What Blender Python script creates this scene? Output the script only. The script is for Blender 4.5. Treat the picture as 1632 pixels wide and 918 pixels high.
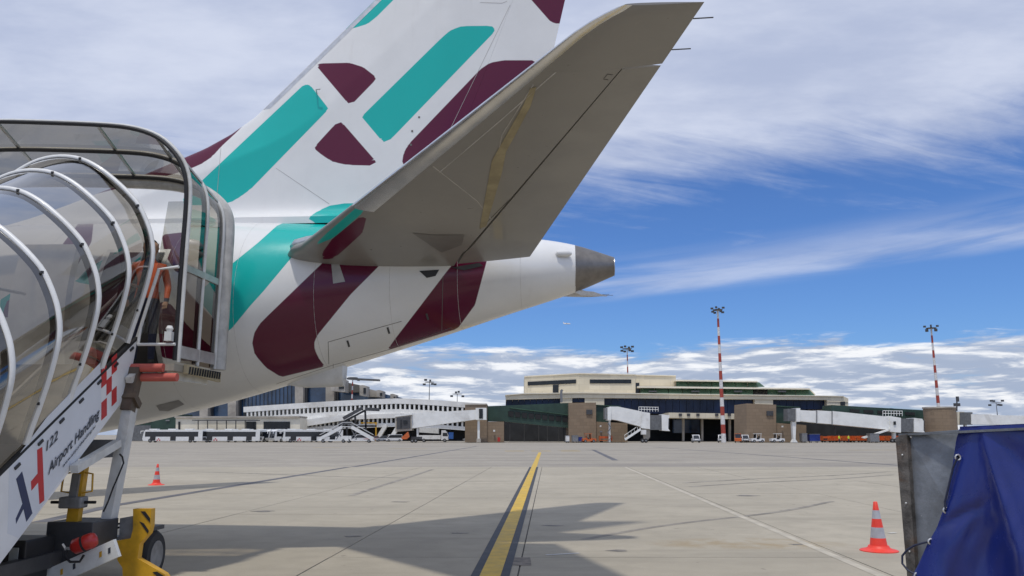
import bpy, bmesh, math, random
from mathutils import Vector, Matrix
from mathutils.bvhtree import BVHTree
random.seed(7)
for o in list(bpy.data.objects): bpy.data.objects.remove(o)
scn = bpy.context.scene
COL = scn.collection
# ---------------------------------------------------------------- camera
FPX, HOR, CH = 1280.0, 693.0, 1.79          # focal length in photo pixels, horizon row, eye height
PITCH = math.atan((HOR-459)/FPX)
cam = bpy.data.cameras.new('camera'); camo = bpy.data.objects.new('camera', cam); COL.objects.link(camo)
cam.sensor_width = 36.0; cam.lens = 36.0*FPX/1632.0; cam.clip_start = 0.05; cam.clip_end = 30000
camo.location = (0, 0, CH); camo.rotation_euler = (math.pi/2+PITCH, 0, 0)
scn.camera = camo
# ---------------------------------------------------------------- light
SUN_DIR = Vector((-0.10, -0.33, 1.0)).normalized()
SUN_EL = math.asin(SUN_DIR.z); SUN_AZ = math.atan2(SUN_DIR.x, SUN_DIR.y)
sun = bpy.data.lights.new('sun', 'SUN'); sun.energy = 2.0; sun.angle = math.radians(2.2); sun.color = (1.0, 0.95, 0.87)
suno = bpy.data.objects.new('sun', sun); COL.objects.link(suno)
suno.rotation_euler = SUN_DIR.to_track_quat('Z', 'Y').to_euler(); suno.location = (-20, -40, 80)
scn.view_settings.view_transform = 'Standard'; scn.view_settings.look = 'None'
scn.view_settings.exposure = 0.0; scn.view_settings.gamma = 1.0
# world: Nishita sky with cirrus and a low bank of cumulus
wd = bpy.data.worlds.new('World'); scn.world = wd; wd.use_nodes = True
wt = wd.node_tree; wt.nodes.clear()
def N(tree, typ, **kw):
    n = tree.nodes.new(typ)
    for k, v in kw.items():
        if k == 'inp':
            for i, val in v.items(): n.inputs[i].default_value = val
        else: setattr(n, k, v)
    return n
def M(tree, op, a, b=None, c=None, clamp=False):
    n = tree.nodes.new('ShaderNodeMath'); n.operation = op; n.use_clamp = clamp
    for i, v in enumerate((a, b, c)):
        if v is None: continue
        if isinstance(v, (int, float)): n.inputs[i].default_value = v
        else: tree.links.new(v, n.inputs[i])
    return n.outputs[0]
def SS(tree, x, lo, hi, a=0.0, b=1.0):
    n = tree.nodes.new('ShaderNodeMapRange'); n.interpolation_type = 'SMOOTHSTEP'
    tree.links.new(x, n.inputs[0])
    for i, v in zip((1, 2, 3, 4), (lo, hi, a, b)): n.inputs[i].default_value = v
    return n.outputs[0]
def MIX(tree, fac, a, b):
    n = tree.nodes.new('ShaderNodeMix'); n.data_type = 'RGBA'
    for v, i in ((fac, 0), (a, 6), (b, 7)):
        if isinstance(v, (int, float)): n.inputs[i].default_value = v
        elif isinstance(v, tuple): n.inputs[i].default_value = v if len(v) == 4 else (*v, 1)
        else: tree.links.new(v, n.inputs[i])
    return n.outputs[2]
def NOISE(tree, vec, scale, detail=5, rough=0.55, dist=0.0):
    n = tree.nodes.new('ShaderNodeTexNoise')
    n.inputs['Scale'].default_value = scale; n.inputs['Detail'].default_value = detail
    n.inputs['Roughness'].default_value = rough; n.inputs['Distortion'].default_value = dist
    if vec is not None: tree.links.new(vec, n.inputs['Vector'])
    return n.outputs[0]
def COMB(tree, x, y, z):
    n = tree.nodes.new('ShaderNodeCombineXYZ')
    for i, v in enumerate((x, y, z)):
        if isinstance(v, (int, float)): n.inputs[i].default_value = v
        else: tree.links.new(v, n.inputs[i])
    return n.outputs[0]
def build_world():
    t = wt
    sky = N(t, 'ShaderNodeTexSky', sky_type='NISHITA', sun_disc=False, sun_elevation=SUN_EL, sun_rotation=SUN_AZ,
            altitude=100, air_density=1.0, dust_density=0.4, ozone_density=2.0)
    tc = N(t, 'ShaderNodeTexCoord'); sep = N(t, 'ShaderNodeSeparateXYZ'); t.links.new(tc.outputs['Generated'], sep.inputs[0])
    x, y, z = sep.outputs
    az = M(t, 'ARCTAN2', x, y)                                     # 0 straight ahead, + right
    el = M(t, 'ARCSINE', z)                                        # radians
    zc = M(t, 'ADD', M(t, 'MAXIMUM', z, 0.0), 0.09)
    u = M(t, 'DIVIDE', x, zc); v = M(t, 'DIVIDE', y, zc)
    # cirrus: streaks in a high flat layer
    ca, sa = math.cos(0.35), math.sin(0.35)
    ur = M(t, 'ADD', M(t, 'MULTIPLY', u, ca), M(t, 'MULTIPLY', v, sa)); vr = M(t, 'SUBTRACT', M(t, 'MULTIPLY', v, ca), M(t, 'MULTIPLY', u, sa))
    c1 = NOISE(t, COMB(t, M(t, 'MULTIPLY', ur, 0.55), M(t, 'MULTIPLY', vr, 1.0), 3.1), 1.5, 8, 0.6, 0.5)
    c2 = NOISE(t, COMB(t, M(t, 'MULTIPLY', ur, 0.3), M(t, 'MULTIPLY', vr, 1.5), 8.4), 5.0, 6, 0.62, 0.8)
    cn = M(t, 'ADD', M(t, 'MULTIPLY', c1, 0.7), M(t, 'MULTIPLY', c2, 0.3))
    rise = SS(t, el, 0.26, 0.44)                                   # the veil thickens with height
    west = SS(t, az, 0.15, -0.45)
    bias = M(t, 'ADD', M(t, 'MULTIPLY', rise, 0.50), M(t, 'MULTIPLY', west, 0.20))
    cir = SS(t, M(t, 'ADD', cn, bias), 0.52, 0.86)
    # a long thin sheet low over the clear gap
    tilt = M(t, 'SUBTRACT', el, M(t, 'MULTIPLY', az, 0.07))
    sn = NOISE(t, COMB(t, M(t, 'MULTIPLY', az, 2.0), M(t, 'MULTIPLY', tilt, 22.0), 1.0), 1.6, 6, 0.55, 0.4)
    sheet = M(t, 'MULTIPLY', SS(t, tilt, 0.150, 0.166), SS(t, tilt, 0.225, 0.17))
    sheet = M(t, 'MULTIPLY', sheet, SS(t, sn, 0.30, 0.62))
    clear = SS(t, tilt, 0.155, 0.19)
    cir = M(t, 'MULTIPLY', cir, clear)
    cir = M(t, 'MAXIMUM', cir, M(t, 'MULTIPLY', sheet, 0.62))
    cir = M(t, 'MULTIPLY', cir, 0.90)
    # cumulus bank near the horizon
    cu = COMB(t, M(t, 'MULTIPLY', az, 6.0), M(t, 'MULTIPLY', el, 36.0), 0.3)
    k1 = NOISE(t, cu, 1.7, 9, 0.6, 0.3)
    cu2 = COMB(t, M(t, 'ADD', M(t, 'MULTIPLY', az, 6.0), 0.05), M(t, 'ADD', M(t, 'MULTIPLY', el, 36.0), 0.26), 0.3)
    k2 = NOISE(t, cu2, 1.7, 9, 0.6, 0.3)
    topn = NOISE(t, COMB(t, M(t, 'MULTIPLY', az, 3.0), 2.2, 0.0), 1.4, 4, 0.5)
    top = M(t, 'ADD', 0.122, M(t, 'MULTIPLY', M(t, 'SUBTRACT', topn, 0.5), 0.03))
    above = M(t, 'SUBTRACT', el, top)
    dens = M(t, 'ADD', k1, SS(t, above, 0.015, -0.045, -0.35, 0.30))
    cum = SS(t, dens, 0.46, 0.70)
    lit = SS(t, M(t, 'SUBTRACT', k1, k2), -0.05, 0.15)
    thick = SS(t, k1, 0.42, 0.70)
    shade = MIX(t, lit, (3.1, 3.7, 4.9), (7.6, 7.7, 7.9))
    shade = MIX(t, M(t, 'MULTIPLY', thick, 0.3), shade, (6.9, 7.2, 7.9))
    ciw = NOISE(t, COMB(t, u, M(t, 'MULTIPLY', v, 1.7), 5.0), 1.1, 6, 0.6)
    circol = MIX(t, SS(t, ciw, 0.35, 0.68), (3.9, 4.4, 5.8), (5.7, 6.1, 7.2))
    tint = N(t, 'ShaderNodeMix', data_type='RGBA', blend_type='MULTIPLY'); tint.inputs[0].default_value = 1.0; t.links.new(sky.outputs[0], tint.inputs[6]); tint.inputs[7].default_value = (.40, .60, .95, 1)
    out = MIX(t, cir, tint.outputs[2], circol)
    out = MIX(t, cum, out, shade)
    bg = N(t, 'ShaderNodeBackground'); bg.inputs[1].default_value = 0.125
    t.links.new(out, bg.inputs[0])
    wo = N(t, 'ShaderNodeOutputWorld'); t.links.new(bg.outputs[0], wo.inputs[0])
build_world()

# ---------------------------------------------------------------- geometry helpers
def ray(px, py):
    u = (px-816)/FPX; v = (459-py)/FPX
    return Vector((u, math.cos(PITCH)-v*math.sin(PITCH), math.sin(PITCH)+v*math.cos(PITCH)))
def proj(P):
    x, y, z = P[0], P[1], P[2]-CH
    d = y*math.cos(PITCH)+z*math.sin(PITCH); w = -y*math.sin(PITCH)+z*math.cos(PITCH)
    d = max(d, .05)
    return 816+FPX*x/d, 459-FPX*w/d
def P(px, py, Y):                       # the point seen at a pixel at distance Y ahead
    r = ray(px, py); k = Y/r.y
    return Vector((r.x*k, Y, CH+r.z*k))
def G(px, py):                          # a pixel on the ground
    r = ray(px, py); k = -CH/r.z
    return Vector((r.x*k, r.y*k, 0))
class MB:
    def __init__(s): s.v = []; s.f = []; s.m = []
    def add(s, vs, fs, mi=0):
        b = len(s.v); s.v += [tuple(q) for q in vs]; s.f += [tuple(i+b for i in q) for q in fs]; s.m += [mi]*len(fs); return s
    def hexa(s, q, mi=0):               # 8 corners: bottom 4 (ccw), top 4
        return s.add(q, [(3, 2, 1, 0), (4, 5, 6, 7), (0, 1, 5, 4), (1, 2, 6, 5), (2, 3, 7, 6), (3, 0, 4, 7)], mi)
    def box(s, c, d, mi=0, rz=0.0, rx=0.0):
        R = Matrix.Rotation(rz, 3, 'Z') @ Matrix.Rotation(rx, 3, 'X'); c = Vector(c); x, y, z = d[0]/2, d[1]/2, d[2]/2
        return s.hexa([c+R@Vector(q) for q in ((-x,-y,-z),(x,-y,-z),(x,y,-z),(-x,y,-z),(-x,-y,z),(x,-y,z),(x,y,z),(-x,y,z))], mi)
    def bar(s, a, b, w, hh=None, mi=0, up=(0, 0, 1)):
        a = Vector(a); b = Vector(b); hh = hh or w; d = (b-a).normalized(); upv = Vector(up)
        if abs(d.dot(upv)) > .97: upv = Vector((0, 1, 0))
        sx = d.cross(upv).normalized()*w/2; sz = sx.cross(d).normalized()*hh/2
        return s.hexa([a-sx-sz, a+sx-sz, b+sx-sz, b-sx-sz, a-sx+sz, a+sx+sz, b+sx+sz, b-sx+sz], mi)
    def prism(s, pts, ext, mi=0):       # planar polygon pushed along ext
        n = len(pts); pts = [Vector(q) for q in pts]; e = Vector(ext)
        nrm = Vector((0, 0, 0))
        for i in range(n): nrm += (pts[i]-pts[0]).cross(pts[(i+1) % n]-pts[0])
        if nrm.dot(e) > 0: pts = pts[::-1]
        vs = pts+[q+e for q in pts]
        fs = [tuple(range(n)), tuple(range(2*n-1, n-1, -1))]+[(i, i+n, (i+1) % n+n, (i+1) % n)[::-1][::-1] for i in range(n)]
        fs = fs[:2]+[((i+1) % n, i, i+n, (i+1) % n+n) for i in range(n)]
        return s.add(vs, fs, mi)
    def tube(s, pts, r, n=8, mi=0, cap=True):
        pts = [Vector(q) for q in pts]; k = len(pts); rs = r if isinstance(r, (list, tuple)) else [r]*k
        vs = []; ref = None
        for i, q in enumerate(pts):
            d = (pts[min(i+1, k-1)]-pts[max(i-1, 0)]).normalized()
            if ref is None: ref = Vector((0, 0, 1)) if abs(d.z) < .9 else Vector((1, 0, 0))
            a = d.cross(ref).normalized(); b = d.cross(a).normalized(); ref = -b if False else (a.cross(d))
            for j in range(n):
                t = 2*math.pi*j/n; vs.append(q+(a*math.cos(t)+b*math.sin(t))*rs[i])
        fs = [(i*n+j, i*n+(j+1) % n, (i+1)*n+(j+1) % n, (i+1)*n+j) for i in range(k-1) for j in range(n)]
        if cap: fs += [tuple(range(n))[::-1], tuple((k-1)*n+j for j in range(n))]
        return s.add(vs, fs, mi)
    def lathe(s, prof, c, n=24, mi=0, axis='Z', mis=None):
        c = Vector(c); k = len(prof); vs = []
        for r, hgt in prof:
            for j in range(n):
                t = 2*math.pi*j/n; a, b = r*math.cos(t), r*math.sin(t)
                q = {'Z': (a, b, hgt), 'X': (hgt, a, b), 'Y': (b, hgt, a)}[axis]; vs.append(c+Vector(q))
        b0 = len(s.v); s.v += [tuple(q) for q in vs]
        for i in range(k-1):
            for j in range(n):
                s.f.append(tuple(b0+w for w in (i*n+j, i*n+(j+1) % n, (i+1)*n+(j+1) % n, (i+1)*n+j))); s.m.append(mis[i] if mis else mi)
        s.f += [tuple(b0+j for j in range(n))[::-1], tuple(b0+(k-1)*n+j for j in range(n))]; s.m += [mi, mi]
        return s
    def grid(s, rows, closed=False, mi=0):
        n = len(rows[0]); vs = [q for r in rows for q in r]
        fs = []
        for i in range(len(rows)-1):
            for j in range(n if closed else n-1):
                fs.append((i*n+j, i*n+(j+1) % n, (i+1)*n+(j+1) % n, (i+1)*n+j))
        return s.add(vs, fs, mi)
def obj(name, mb, mat, parent=None, smooth=False, bevel=0):
    me = bpy.data.meshes.new(name); me.from_pydata(mb.v, [], mb.f)
    for m in (mat if isinstance(mat, (list, tuple)) else [mat]): me.materials.append(m)
    me.polygons.foreach_set('material_index', mb.m)
    if smooth:
        me.polygons.foreach_set('use_smooth', [True]*len(mb.f))
        try: me.set_sharp_from_angle(angle=math.radians(smooth if smooth > 1 else 40))
        except Exception: pass
    me.update()
    o = bpy.data.objects.new(name, me); COL.objects.link(o)
    if bevel:
        bm = bmesh.new(); bm.from_mesh(me); bmesh.ops.remove_doubles(bm, verts=bm.verts, dist=1e-5)
        bmesh.ops.bevel(bm, geom=[e for e in bm.edges if len(e.link_faces) == 2 and e.calc_face_angle(0) > .5], offset=bevel, segments=2, affect='EDGES', profile=.6)
        bm.to_mesh(me); bm.free(); me.update()
    if parent is not None:
        o.parent = parent; o.matrix_parent_inverse = parent_world(parent).inverted()
    return o
def parent_world(p):
    m = Matrix.LocRotScale(p.location, p.rotation_euler, p.scale)
    if p.parent: m = parent_world(p.parent) @ p.matrix_parent_inverse @ m
    return m
def tag(o, label=None, cat=None, group=None, kind=None):
    if label: o['label'] = label
    if cat: o['category'] = cat
    if group: o['group'] = group
    if kind: o['kind'] = kind
    return o
def thing(name, loc, label, cat, group=None, rz=0.0):
    o = bpy.data.objects.new(name, None); o.empty_display_size = .3; COL.objects.link(o)
    o.location = loc; o.rotation_euler = (0, 0, rz); return tag(o, label, cat, group)
def copy_tree(o, parent=None):
    c = o.copy(); COL.objects.link(c); c.parent = parent
    for ch in list(o.children): copy_tree(ch, c)
    return c

# ---------------------------------------------------------------- materials
MATS = {}
def mat(name, col, rough=.6, metal=0.0, var=.12, scale=3.0, coat=0.0, bump=0.0, spec=.5, dirt=None, dirtscale=.6):
    if name in MATS: return MATS[name]
    m = bpy.data.materials.new(name); m.use_nodes = True; t = m.node_tree; b = t.nodes['Principled BSDF']
    b.inputs['Roughness'].default_value = rough; b.inputs['Metallic'].default_value = metal
    b.inputs['Coat Weight'].default_value = coat; b.inputs['Coat Roughness'].default_value = .05
    b.inputs['Specular IOR Level'].default_value = spec
    tc = N(t, 'ShaderNodeTexCoord'); geo = N(t, 'ShaderNodeNewGeometry'); n = NOISE(t, geo.outputs['Position'], scale, 6, .6)
    dark = tuple(c*(1-var*1.6) for c in col); light = tuple(min(1, c*(1+var)) for c in col)
    c = MIX(t, SS(t, n, .3, .7), dark, light)
    if dirt:
        d = NOISE(t, geo.outputs['Position'], dirtscale, 8, .65, .6)
        c = MIX(t, SS(t, d, .52, .75, 0, .7), c, dirt)
    t.links.new(c, b.inputs['Base Color'])
    r = M(t, 'ADD', M(t, 'MULTIPLY', n, .16), rough-.08, clamp=True); t.links.new(r, b.inputs['Roughness'])
    if bump:
        bp = N(t, 'ShaderNodeBump'); bp.inputs['Strength'].default_value = bump; bp.inputs['Distance'].default_value = .02
        t.links.new(NOISE(t, geo.outputs['Position'], scale*8, 5, .6), bp.inputs['Height']); t.links.new(bp.outputs[0], b.inputs['Normal'])
    MATS[name] = m; return m
def glass_tint(name, col, rough=.02, refl=1.0):
    m = bpy.data.materials.new(name); m.use_nodes = True; t = m.node_tree; t.nodes.clear()
    tr = N(t, 'ShaderNodeBsdfTransparent'); tr.inputs[0].default_value = (*col, 1)
    gl = N(t, 'ShaderNodeBsdfGlossy'); gl.inputs['Roughness'].default_value = rough; gl.inputs[0].default_value = (.95, .95, .95, 1)
    fr = N(t, 'ShaderNodeLayerWeight'); fr.inputs[0].default_value = .5
    f5 = M(t, 'POWER', fr.outputs['Facing'], 4.0)
    mx = N(t, 'ShaderNodeMixShader'); t.links.new(M(t, 'MULTIPLY', M(t, 'ADD', M(t, 'MULTIPLY', f5, .8), .07), refl, clamp=True), mx.inputs[0])
    t.links.new(tr.outputs[0], mx.inputs[1]); t.links.new(gl.outputs[0], mx.inputs[2])
    o = N(t, 'ShaderNodeOutputMaterial'); t.links.new(mx.outputs[0], o.inputs[0]); return m
TEAL = (0.007, .46, .415); PURPLE = (.105, .006, .032)
def livery_mat(name, base, rough=.22, coat=.5):
    # painted shapes: signed distances stored on the mesh, so the edges stay crisp
    m = bpy.data.materials.new(name); m.use_nodes = True; t = m.node_tree; b = t.nodes['Principled BSDF']
    geo = N(t, 'ShaderNodeNewGeometry')
    at = N(t, 'ShaderNodeAttribute', attribute_name='teal'); ap = N(t, 'ShaderNodeAttribute', attribute_name='purple')
    n = NOISE(t, geo.outputs['Position'], 1.3, 6, .6)
    fine = NOISE(t, geo.outputs['Position'], 9, 6, .65)
    sep = N(t, 'ShaderNodeSeparateXYZ'); t.links.new(geo.outputs['Position'], sep.inputs[0])
    streak = NOISE(t, COMB(t, M(t, 'MULTIPLY', sep.outputs[0], 3.0), M(t, 'MULTIPLY', sep.outputs[1], 3.0), M(t, 'MULTIPLY', sep.outputs[2], .35)), 1.6, 6, .6)
    c = MIX(t, SS(t, n, .3, .7), tuple(q*.94 for q in base), base)
    c = MIX(t, SS(t, streak, .55, .85, 0, .14), c, (.42, .38, .32))
    c = MIX(t, SS(t, at.outputs['Fac'], .6, -.6), c, MIX(t, n, tuple(q*.93 for q in TEAL), tuple(q*1.05 for q in TEAL)))
    c = MIX(t, SS(t, ap.outputs['Fac'], .6, -.6), c, MIX(t, n, tuple(q*.9 for q in PURPLE), tuple(q*1.1 for q in PURPLE)))
    t.links.new(c, b.inputs['Base Color'])
    t.links.new(M(t, 'ADD', M(t, 'MULTIPLY', fine, .14), rough-.07), b.inputs['Roughness'])
    b.inputs['Coat Weight'].default_value = coat*.4; b.inputs['Coat Roughness'].default_value = .06; b.inputs['Specular IOR Level'].default_value = .35
    bp = N(t, 'ShaderNodeBump'); bp.inputs['Strength'].default_value = .05; bp.inputs['Distance'].default_value = .02
    t.links.new(NOISE(t, geo.outputs['Position'], 1.1, 3, .5), bp.inputs['Height']); t.links.new(bp.outputs[0], b.inputs['Normal'])
    return m
WHITE = mat('white_paint', (.78, .78, .76), .35, var=.05, coat=.2, dirt=(.5, .47, .4))
WHITE_DIRTY = mat('worn_white_paint', (.66, .66, .63), .45, var=.07, scale=5, dirt=(.38, .35, .3), dirtscale=1.6)
ALU = mat('brushed_aluminium', (.62, .62, .62), .35, .85, var=.08, scale=8)
STEEL = mat('galvanised_steel', (.22, .235, .255), .5, .6, var=.18, scale=7, dirt=(.16, .14, .12), dirtscale=2.2, bump=.15)
BLACK = mat('black_rubber', (.018, .018, .019), .7, var=.2, scale=9)
BLACKP = mat('black_plastic', (.025, .025, .027), .45, var=.15)
DGREY = mat('dark_grey_metal', (.085, .085, .088), .5, .3, var=.15)
GREY = mat('grey_metal', (.26, .26, .26), .5, .4, var=.15, scale=6)
YELLOW = mat('yellow_paint', (.62, .34, .02), .45, var=.12, scale=5, dirt=(.25, .16, .05), dirtscale=2)
RED = mat('red_paint', (.50, .025, .02), .35, var=.1, coat=.3)
REDP = mat('faded_red_foam', (.55, .12, .09), .7, var=.12)
NAVY = mat('navy_print', (.03, .04, .10), .5, var=.05)
INK = mat('dark_print', (.04, .045, .06), .5, var=.05)
REDPR = mat('red_print', (.55, .03, .03), .5, var=.05)
ORANGE = mat('orange_paint', (.60, .13, .03), .45, var=.15, dirt=(.25, .1, .05))
# ================================================================ ground
GS = 0.0455                                       # the joints run this much to the right per metre ahead
def concrete_mat(name, base, joint_rand=True, far=False):
    m = bpy.data.materials.new(name); m.use_nodes = True; t = m.node_tree; b = t.nodes['Principled BSDF']
    geo = N(t, 'ShaderNodeNewGeometry'); oi = N(t, 'ShaderNodeObjectInfo'); pos = geo.outputs['Position']
    sep = N(t, 'ShaderNodeSeparateXYZ'); t.links.new(pos, sep.inputs[0])
    big = NOISE(t, pos, .22, 6, .6, .4); mid = NOISE(t, pos, 1.7, 7, .62, .3); fine = NOISE(t, pos, 55, 4, .7)
    sweep = NOISE(t, COMB(t, M(t, 'MULTIPLY', sep.outputs[0], .25), M(t, 'MULTIPLY', sep.outputs[1], 1.3), 0), .5, 6, .6, .6)
    c = MIX(t, SS(t, big, .3, .7), tuple(q*.88 for q in base), tuple(q*1.08 for q in base))
    c = MIX(t, SS(t, mid, .35, .75, 0, .6), c, tuple(q*.74 for q in base))
    c = MIX(t, SS(t, sweep, .50, .72, 0, .6), c, tuple(q*.66 for q in base))
    c = MIX(t, SS(t, fine, .25, .75, .25, 0), c, (.16, .15, .13))
    if joint_rand:
        c = MIX(t, M(t, 'MULTIPLY', oi.outputs['Random'], .28), c, tuple(q*.78 for q in base))
        # rust-brown spill
        dx = M(t, 'DIVIDE', M(t, 'SUBTRACT', sep.outputs[0], 3.9), 1.7); dy = M(t, 'DIVIDE', M(t, 'SUBTRACT', sep.outputs[1], 14.0), .75)
        rr = M(t, 'ADD', M(t, 'MULTIPLY', dx, dx), M(t, 'MULTIPLY', dy, dy))
        st = M(t, 'MULTIPLY', SS(t, rr, 1.3, .1), SS(t, mid, .35, .62)); c = MIX(t, M(t, 'MULTIPLY', st, .6), c, (.33, .24, .12))
    spots = NOISE(t, pos, 3.3, 3, .5, .2); c = MIX(t, SS(t, spots, .70, .76, 0, .55), c, (.13, .115, .095))
    if far:                                       # rubber and oil lanes across the taxi area
        ln = NOISE(t, COMB(t, M(t, 'MULTIPLY', sep.outputs[0], .018), M(t, 'MULTIPLY', sep.outputs[1], .16), 0), 1.0, 7, .62, .8)
        c = MIX(t, SS(t, ln, .48, .72, 0, .6), c, (.19, .175, .16))
    t.links.new(c, b.inputs['Base Color']); b.inputs['Roughness'].default_value = .85; b.inputs['Specular IOR Level'].default_value = .3
    bp = N(t, 'ShaderNodeBump'); bp.inputs['Strength'].default_value = .25; bp.inputs['Distance'].default_value = .01
    t.links.new(fine, bp.inputs['Height']); t.links.new(bp.outputs[0], b.inputs['Normal']); return m
CONC = concrete_mat('apron_concrete', (.455, .408, .318)); CONCF = concrete_mat('taxiway_concrete', (.39, .352, .29), False, True)
FILL = mat('joint_sealant', (.10, .095, .085), .8, var=.3, scale=2)
YLINE = mat('yellow_marking', (.62, .40, .035), .6, var=.12, scale=4, dirt=(.30, .24, .12), dirtscale=1.5)
BLINE = mat('black_marking', (.045, .048, .055), .7, var=.2, scale=3, dirt=(.12, .12, .11), dirtscale=1.2)
PALE = mat('faded_marking', (.485, .44, .352), .8, var=.1, scale=2)
TAR = mat('tar_strip', (.12, .115, .12), .7, var=.2, scale=1)
mb = MB(); S = 9000
mb.add([(-S, -400, -.03), (S, -400, -.03), (S, S, -.03), (-S, S, -.03)], [(0, 1, 2, 3)])
apron = tag(obj('apron', mb, CONCF), kind='structure')
YB = 46.8
fil = obj('joint_filler', MB().add([(-45, -14, -.014), (45, -14, -.014), (45+GS*YB, YB, -.014), (-45+GS*YB, YB, -.014)], [(0, 1, 2, 3)]), FILL, apron)
xs = [-44.0, -37.4, -30.8, -24.2, -17.7, -11.35, -7.2, -3.27, -.42, 4.42, 8.3, 12.2, 18.6, 25.2, 31.8, 38.4]
ys = [-7.4, -.75, 5.85, 12.45, 19.05, 25.65, 32.3, 38.9, YB-.25]
proto = None
for i in range(len(xs)-1):
    for j in range(len(ys)-1):
        y0, y1 = ys[j]+.011, ys[j+1]-.011; x0, x1 = xs[i]+.011, xs[i+1]-.011
        q = [(x0+GS*y0, y0), (x1+GS*y0, y0), (x1+GS*y1, y1), (x0+GS*y1, y1)]
        dz = random.uniform(-.002, .002)
        obj('concrete_slab', MB().hexa([(a, b, -.05) for a, b in q]+[(a, b, dz) for a, b in q]), CONC, apron)
def strip(name, pts, w, z, m, parent=apron):
    L = []; R = []
    for i, (x, y) in enumerate(pts):
        a = Vector(pts[max(i-1, 0)]); b = Vector(pts[min(i+1, len(pts)-1)]); d = (b-a).normalized(); n = Vector((d.y, -d.x))*w/2
        L.append((x-n.x, y-n.y, z)); R.append((x+n.x, y+n.y, z))
    mb = MB().grid([L, R]); return obj(name, mb, m, parent)
lx = lambda y: -.745+.0427*y
strip('black_line_border', [(lx(y), y) for y in (1, 10, 25, YB-.3)], .50, .006, BLINE)
strip('yellow_line', [(lx(y), y) for y in (1, 10, 25, YB-.3)], .27, .010, YLINE)
strip('yellow_line', [(lx(y), y) for y in (YB-.2, 60, 75, 86)], .30, -.022, YLINE)
c = G(862, 718.5)
for dx in (-3.0, 0, 3.4): strip('yellow_cross_bar', [(c.x+dx-1.1, c.y), (c.x+dx+1.1, c.y)], 1.3, -.018, YLINE)
for (ax, ay), (bx_, by_), w, m, nm in [((180, 806), (760, 711), .34, TAR, 'tar_joint'), ((60, 833), (181, 805.8), .34, TAR, 'tar_joint'),
        ((945, 716.5), (981, 733), .45, TAR, 'tar_patch'), ((1040, 712), (1432, 741), .35, TAR, 'tar_joint'), ((935, 717), (957, 716.6), .8, TAR, 'tar_patch')]:
    a, b = G(ax, ay), G(bx_, by_); pts = [(a.x+(b.x-a.x)*k/160, a.y+(b.y-a.y)*k/160) for k in range(161)]
    near = [q for q in pts if q[1] <= YB-.3]; far = [q for q in pts if q[1] > YB-.2]
    if len(near) > 1: strip(nm, near, w, .005, m)
    if len(far) > 1: strip(nm, far, w, -.024, m)
strip('faded_line', [(4.42-.16+GS*y, y) for y in (4, 12, 25, 46)], .14, .005, PALE)
a, b = G(870, 885), G(923, 882); strip('chalk_dash', [(a.x, a.y), (b.x, b.y)], .07, .007, mat('white_marking', (.6, .6, .57), .7))
a, b = G(1417, 850), G(1428, 849.5); strip('chalk_dash', [(a.x, a.y), (b.x, b.y)], .08, .007, MATS['white_marking'])
a, b = G(808, 895), G(846, 895); strip('repair_patch', [(a.x, a.y), (b.x, b.y)], .75, .0045, mat('repair_mortar', (.23, .20, .165), .9, var=.25, scale=6))
for px, py, w in ((905, 717, 1.2), (520, 713, 2.0), (1390, 717, 3.0), (650, 715, 2.5)):
    g = G(px, py); strip('yellow_dash', [(g.x-w, g.y), (g.x+w, g.y)], .5, -.02, YLINE)
TYRE = mat('tyre_mark', (.27, .245, .205), .85, var=.25, scale=1.5)
for (ax, ay), (bx_, by_), w in [((1090, 770), (1420, 752), .22), ((1100, 776), (1425, 757), .22), ((300, 752), (640, 762), .25), ((930, 860), (1330, 800), .16), ((560, 790), (690, 748), .2)]:
    a, b = G(ax, ay), G(bx_, by_); strip('tyre_mark', [(a.x+(b.x-a.x)*k/14, a.y+(b.y-a.y)*k/14+.25*math.sin(k*.5)) for k in range(15)], w, .0042, TYRE)
for x, y, r in ((880, 838, .12), (985, 878, .1), (1190, 790, .2), (640, 800, .14), (420, 815, .16), (1270, 868, .08), (730, 850, .1), (560, 855, .09)):
    g = G(x, y); obj('oil_spot', MB().add([(g.x+r*(1+.35*math.sin(3*a+x))*math.cos(a)*1.6, g.y+r*(1+.3*math.sin(2*a+y))*math.sin(a), .0043) for a in [2*math.pi*k/18 for k in range(18)]], [tuple(range(18))]), mat('oil_stain', (.20, .18, .15), .7, var=.3, scale=5), apron)
# far hill on the horizon
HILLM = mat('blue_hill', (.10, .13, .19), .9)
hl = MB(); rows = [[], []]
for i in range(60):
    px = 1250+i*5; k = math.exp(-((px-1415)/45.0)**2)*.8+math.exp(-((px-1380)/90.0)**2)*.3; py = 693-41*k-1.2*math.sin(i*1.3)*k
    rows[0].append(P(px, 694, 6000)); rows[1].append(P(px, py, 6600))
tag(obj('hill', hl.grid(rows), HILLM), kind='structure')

# ================================================================ the airliner (tail end at TX, TY; nose to the left)
TX, TY, TH = 1.72, 13.3, -.062
FN = Vector((-math.cos(TH), -math.sin(TH))); PN = Vector((math.sin(TH), -math.cos(TH)))
def W(t, s, z): return Vector((TX+FN.x*t+PN.x*s, TY+FN.y*t+PN.y*s, z))
def interp(tab, t):
    if t <= tab[0][0]: return tab[0][1]
    for i in range(len(tab)-1):
        a, b = tab[i], tab[i+1]
        if t <= b[0]:
            p0 = tab[max(i-1, 0)]; p3 = tab[min(i+2, len(tab)-1)]
            ma = (b[1]-p0[1])/(b[0]-p0[0]); mc = (p3[1]-a[1])/(p3[0]-a[0]); hh = b[0]-a[0]; x = (t-a[0])/hh
            return (2*x**3-3*x*x+1)*a[1]+(x**3-2*x*x+x)*hh*ma+(-2*x**3+3*x*x)*b[1]+(x**3-x*x)*hh*mc
    return tab[-1][1]
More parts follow.
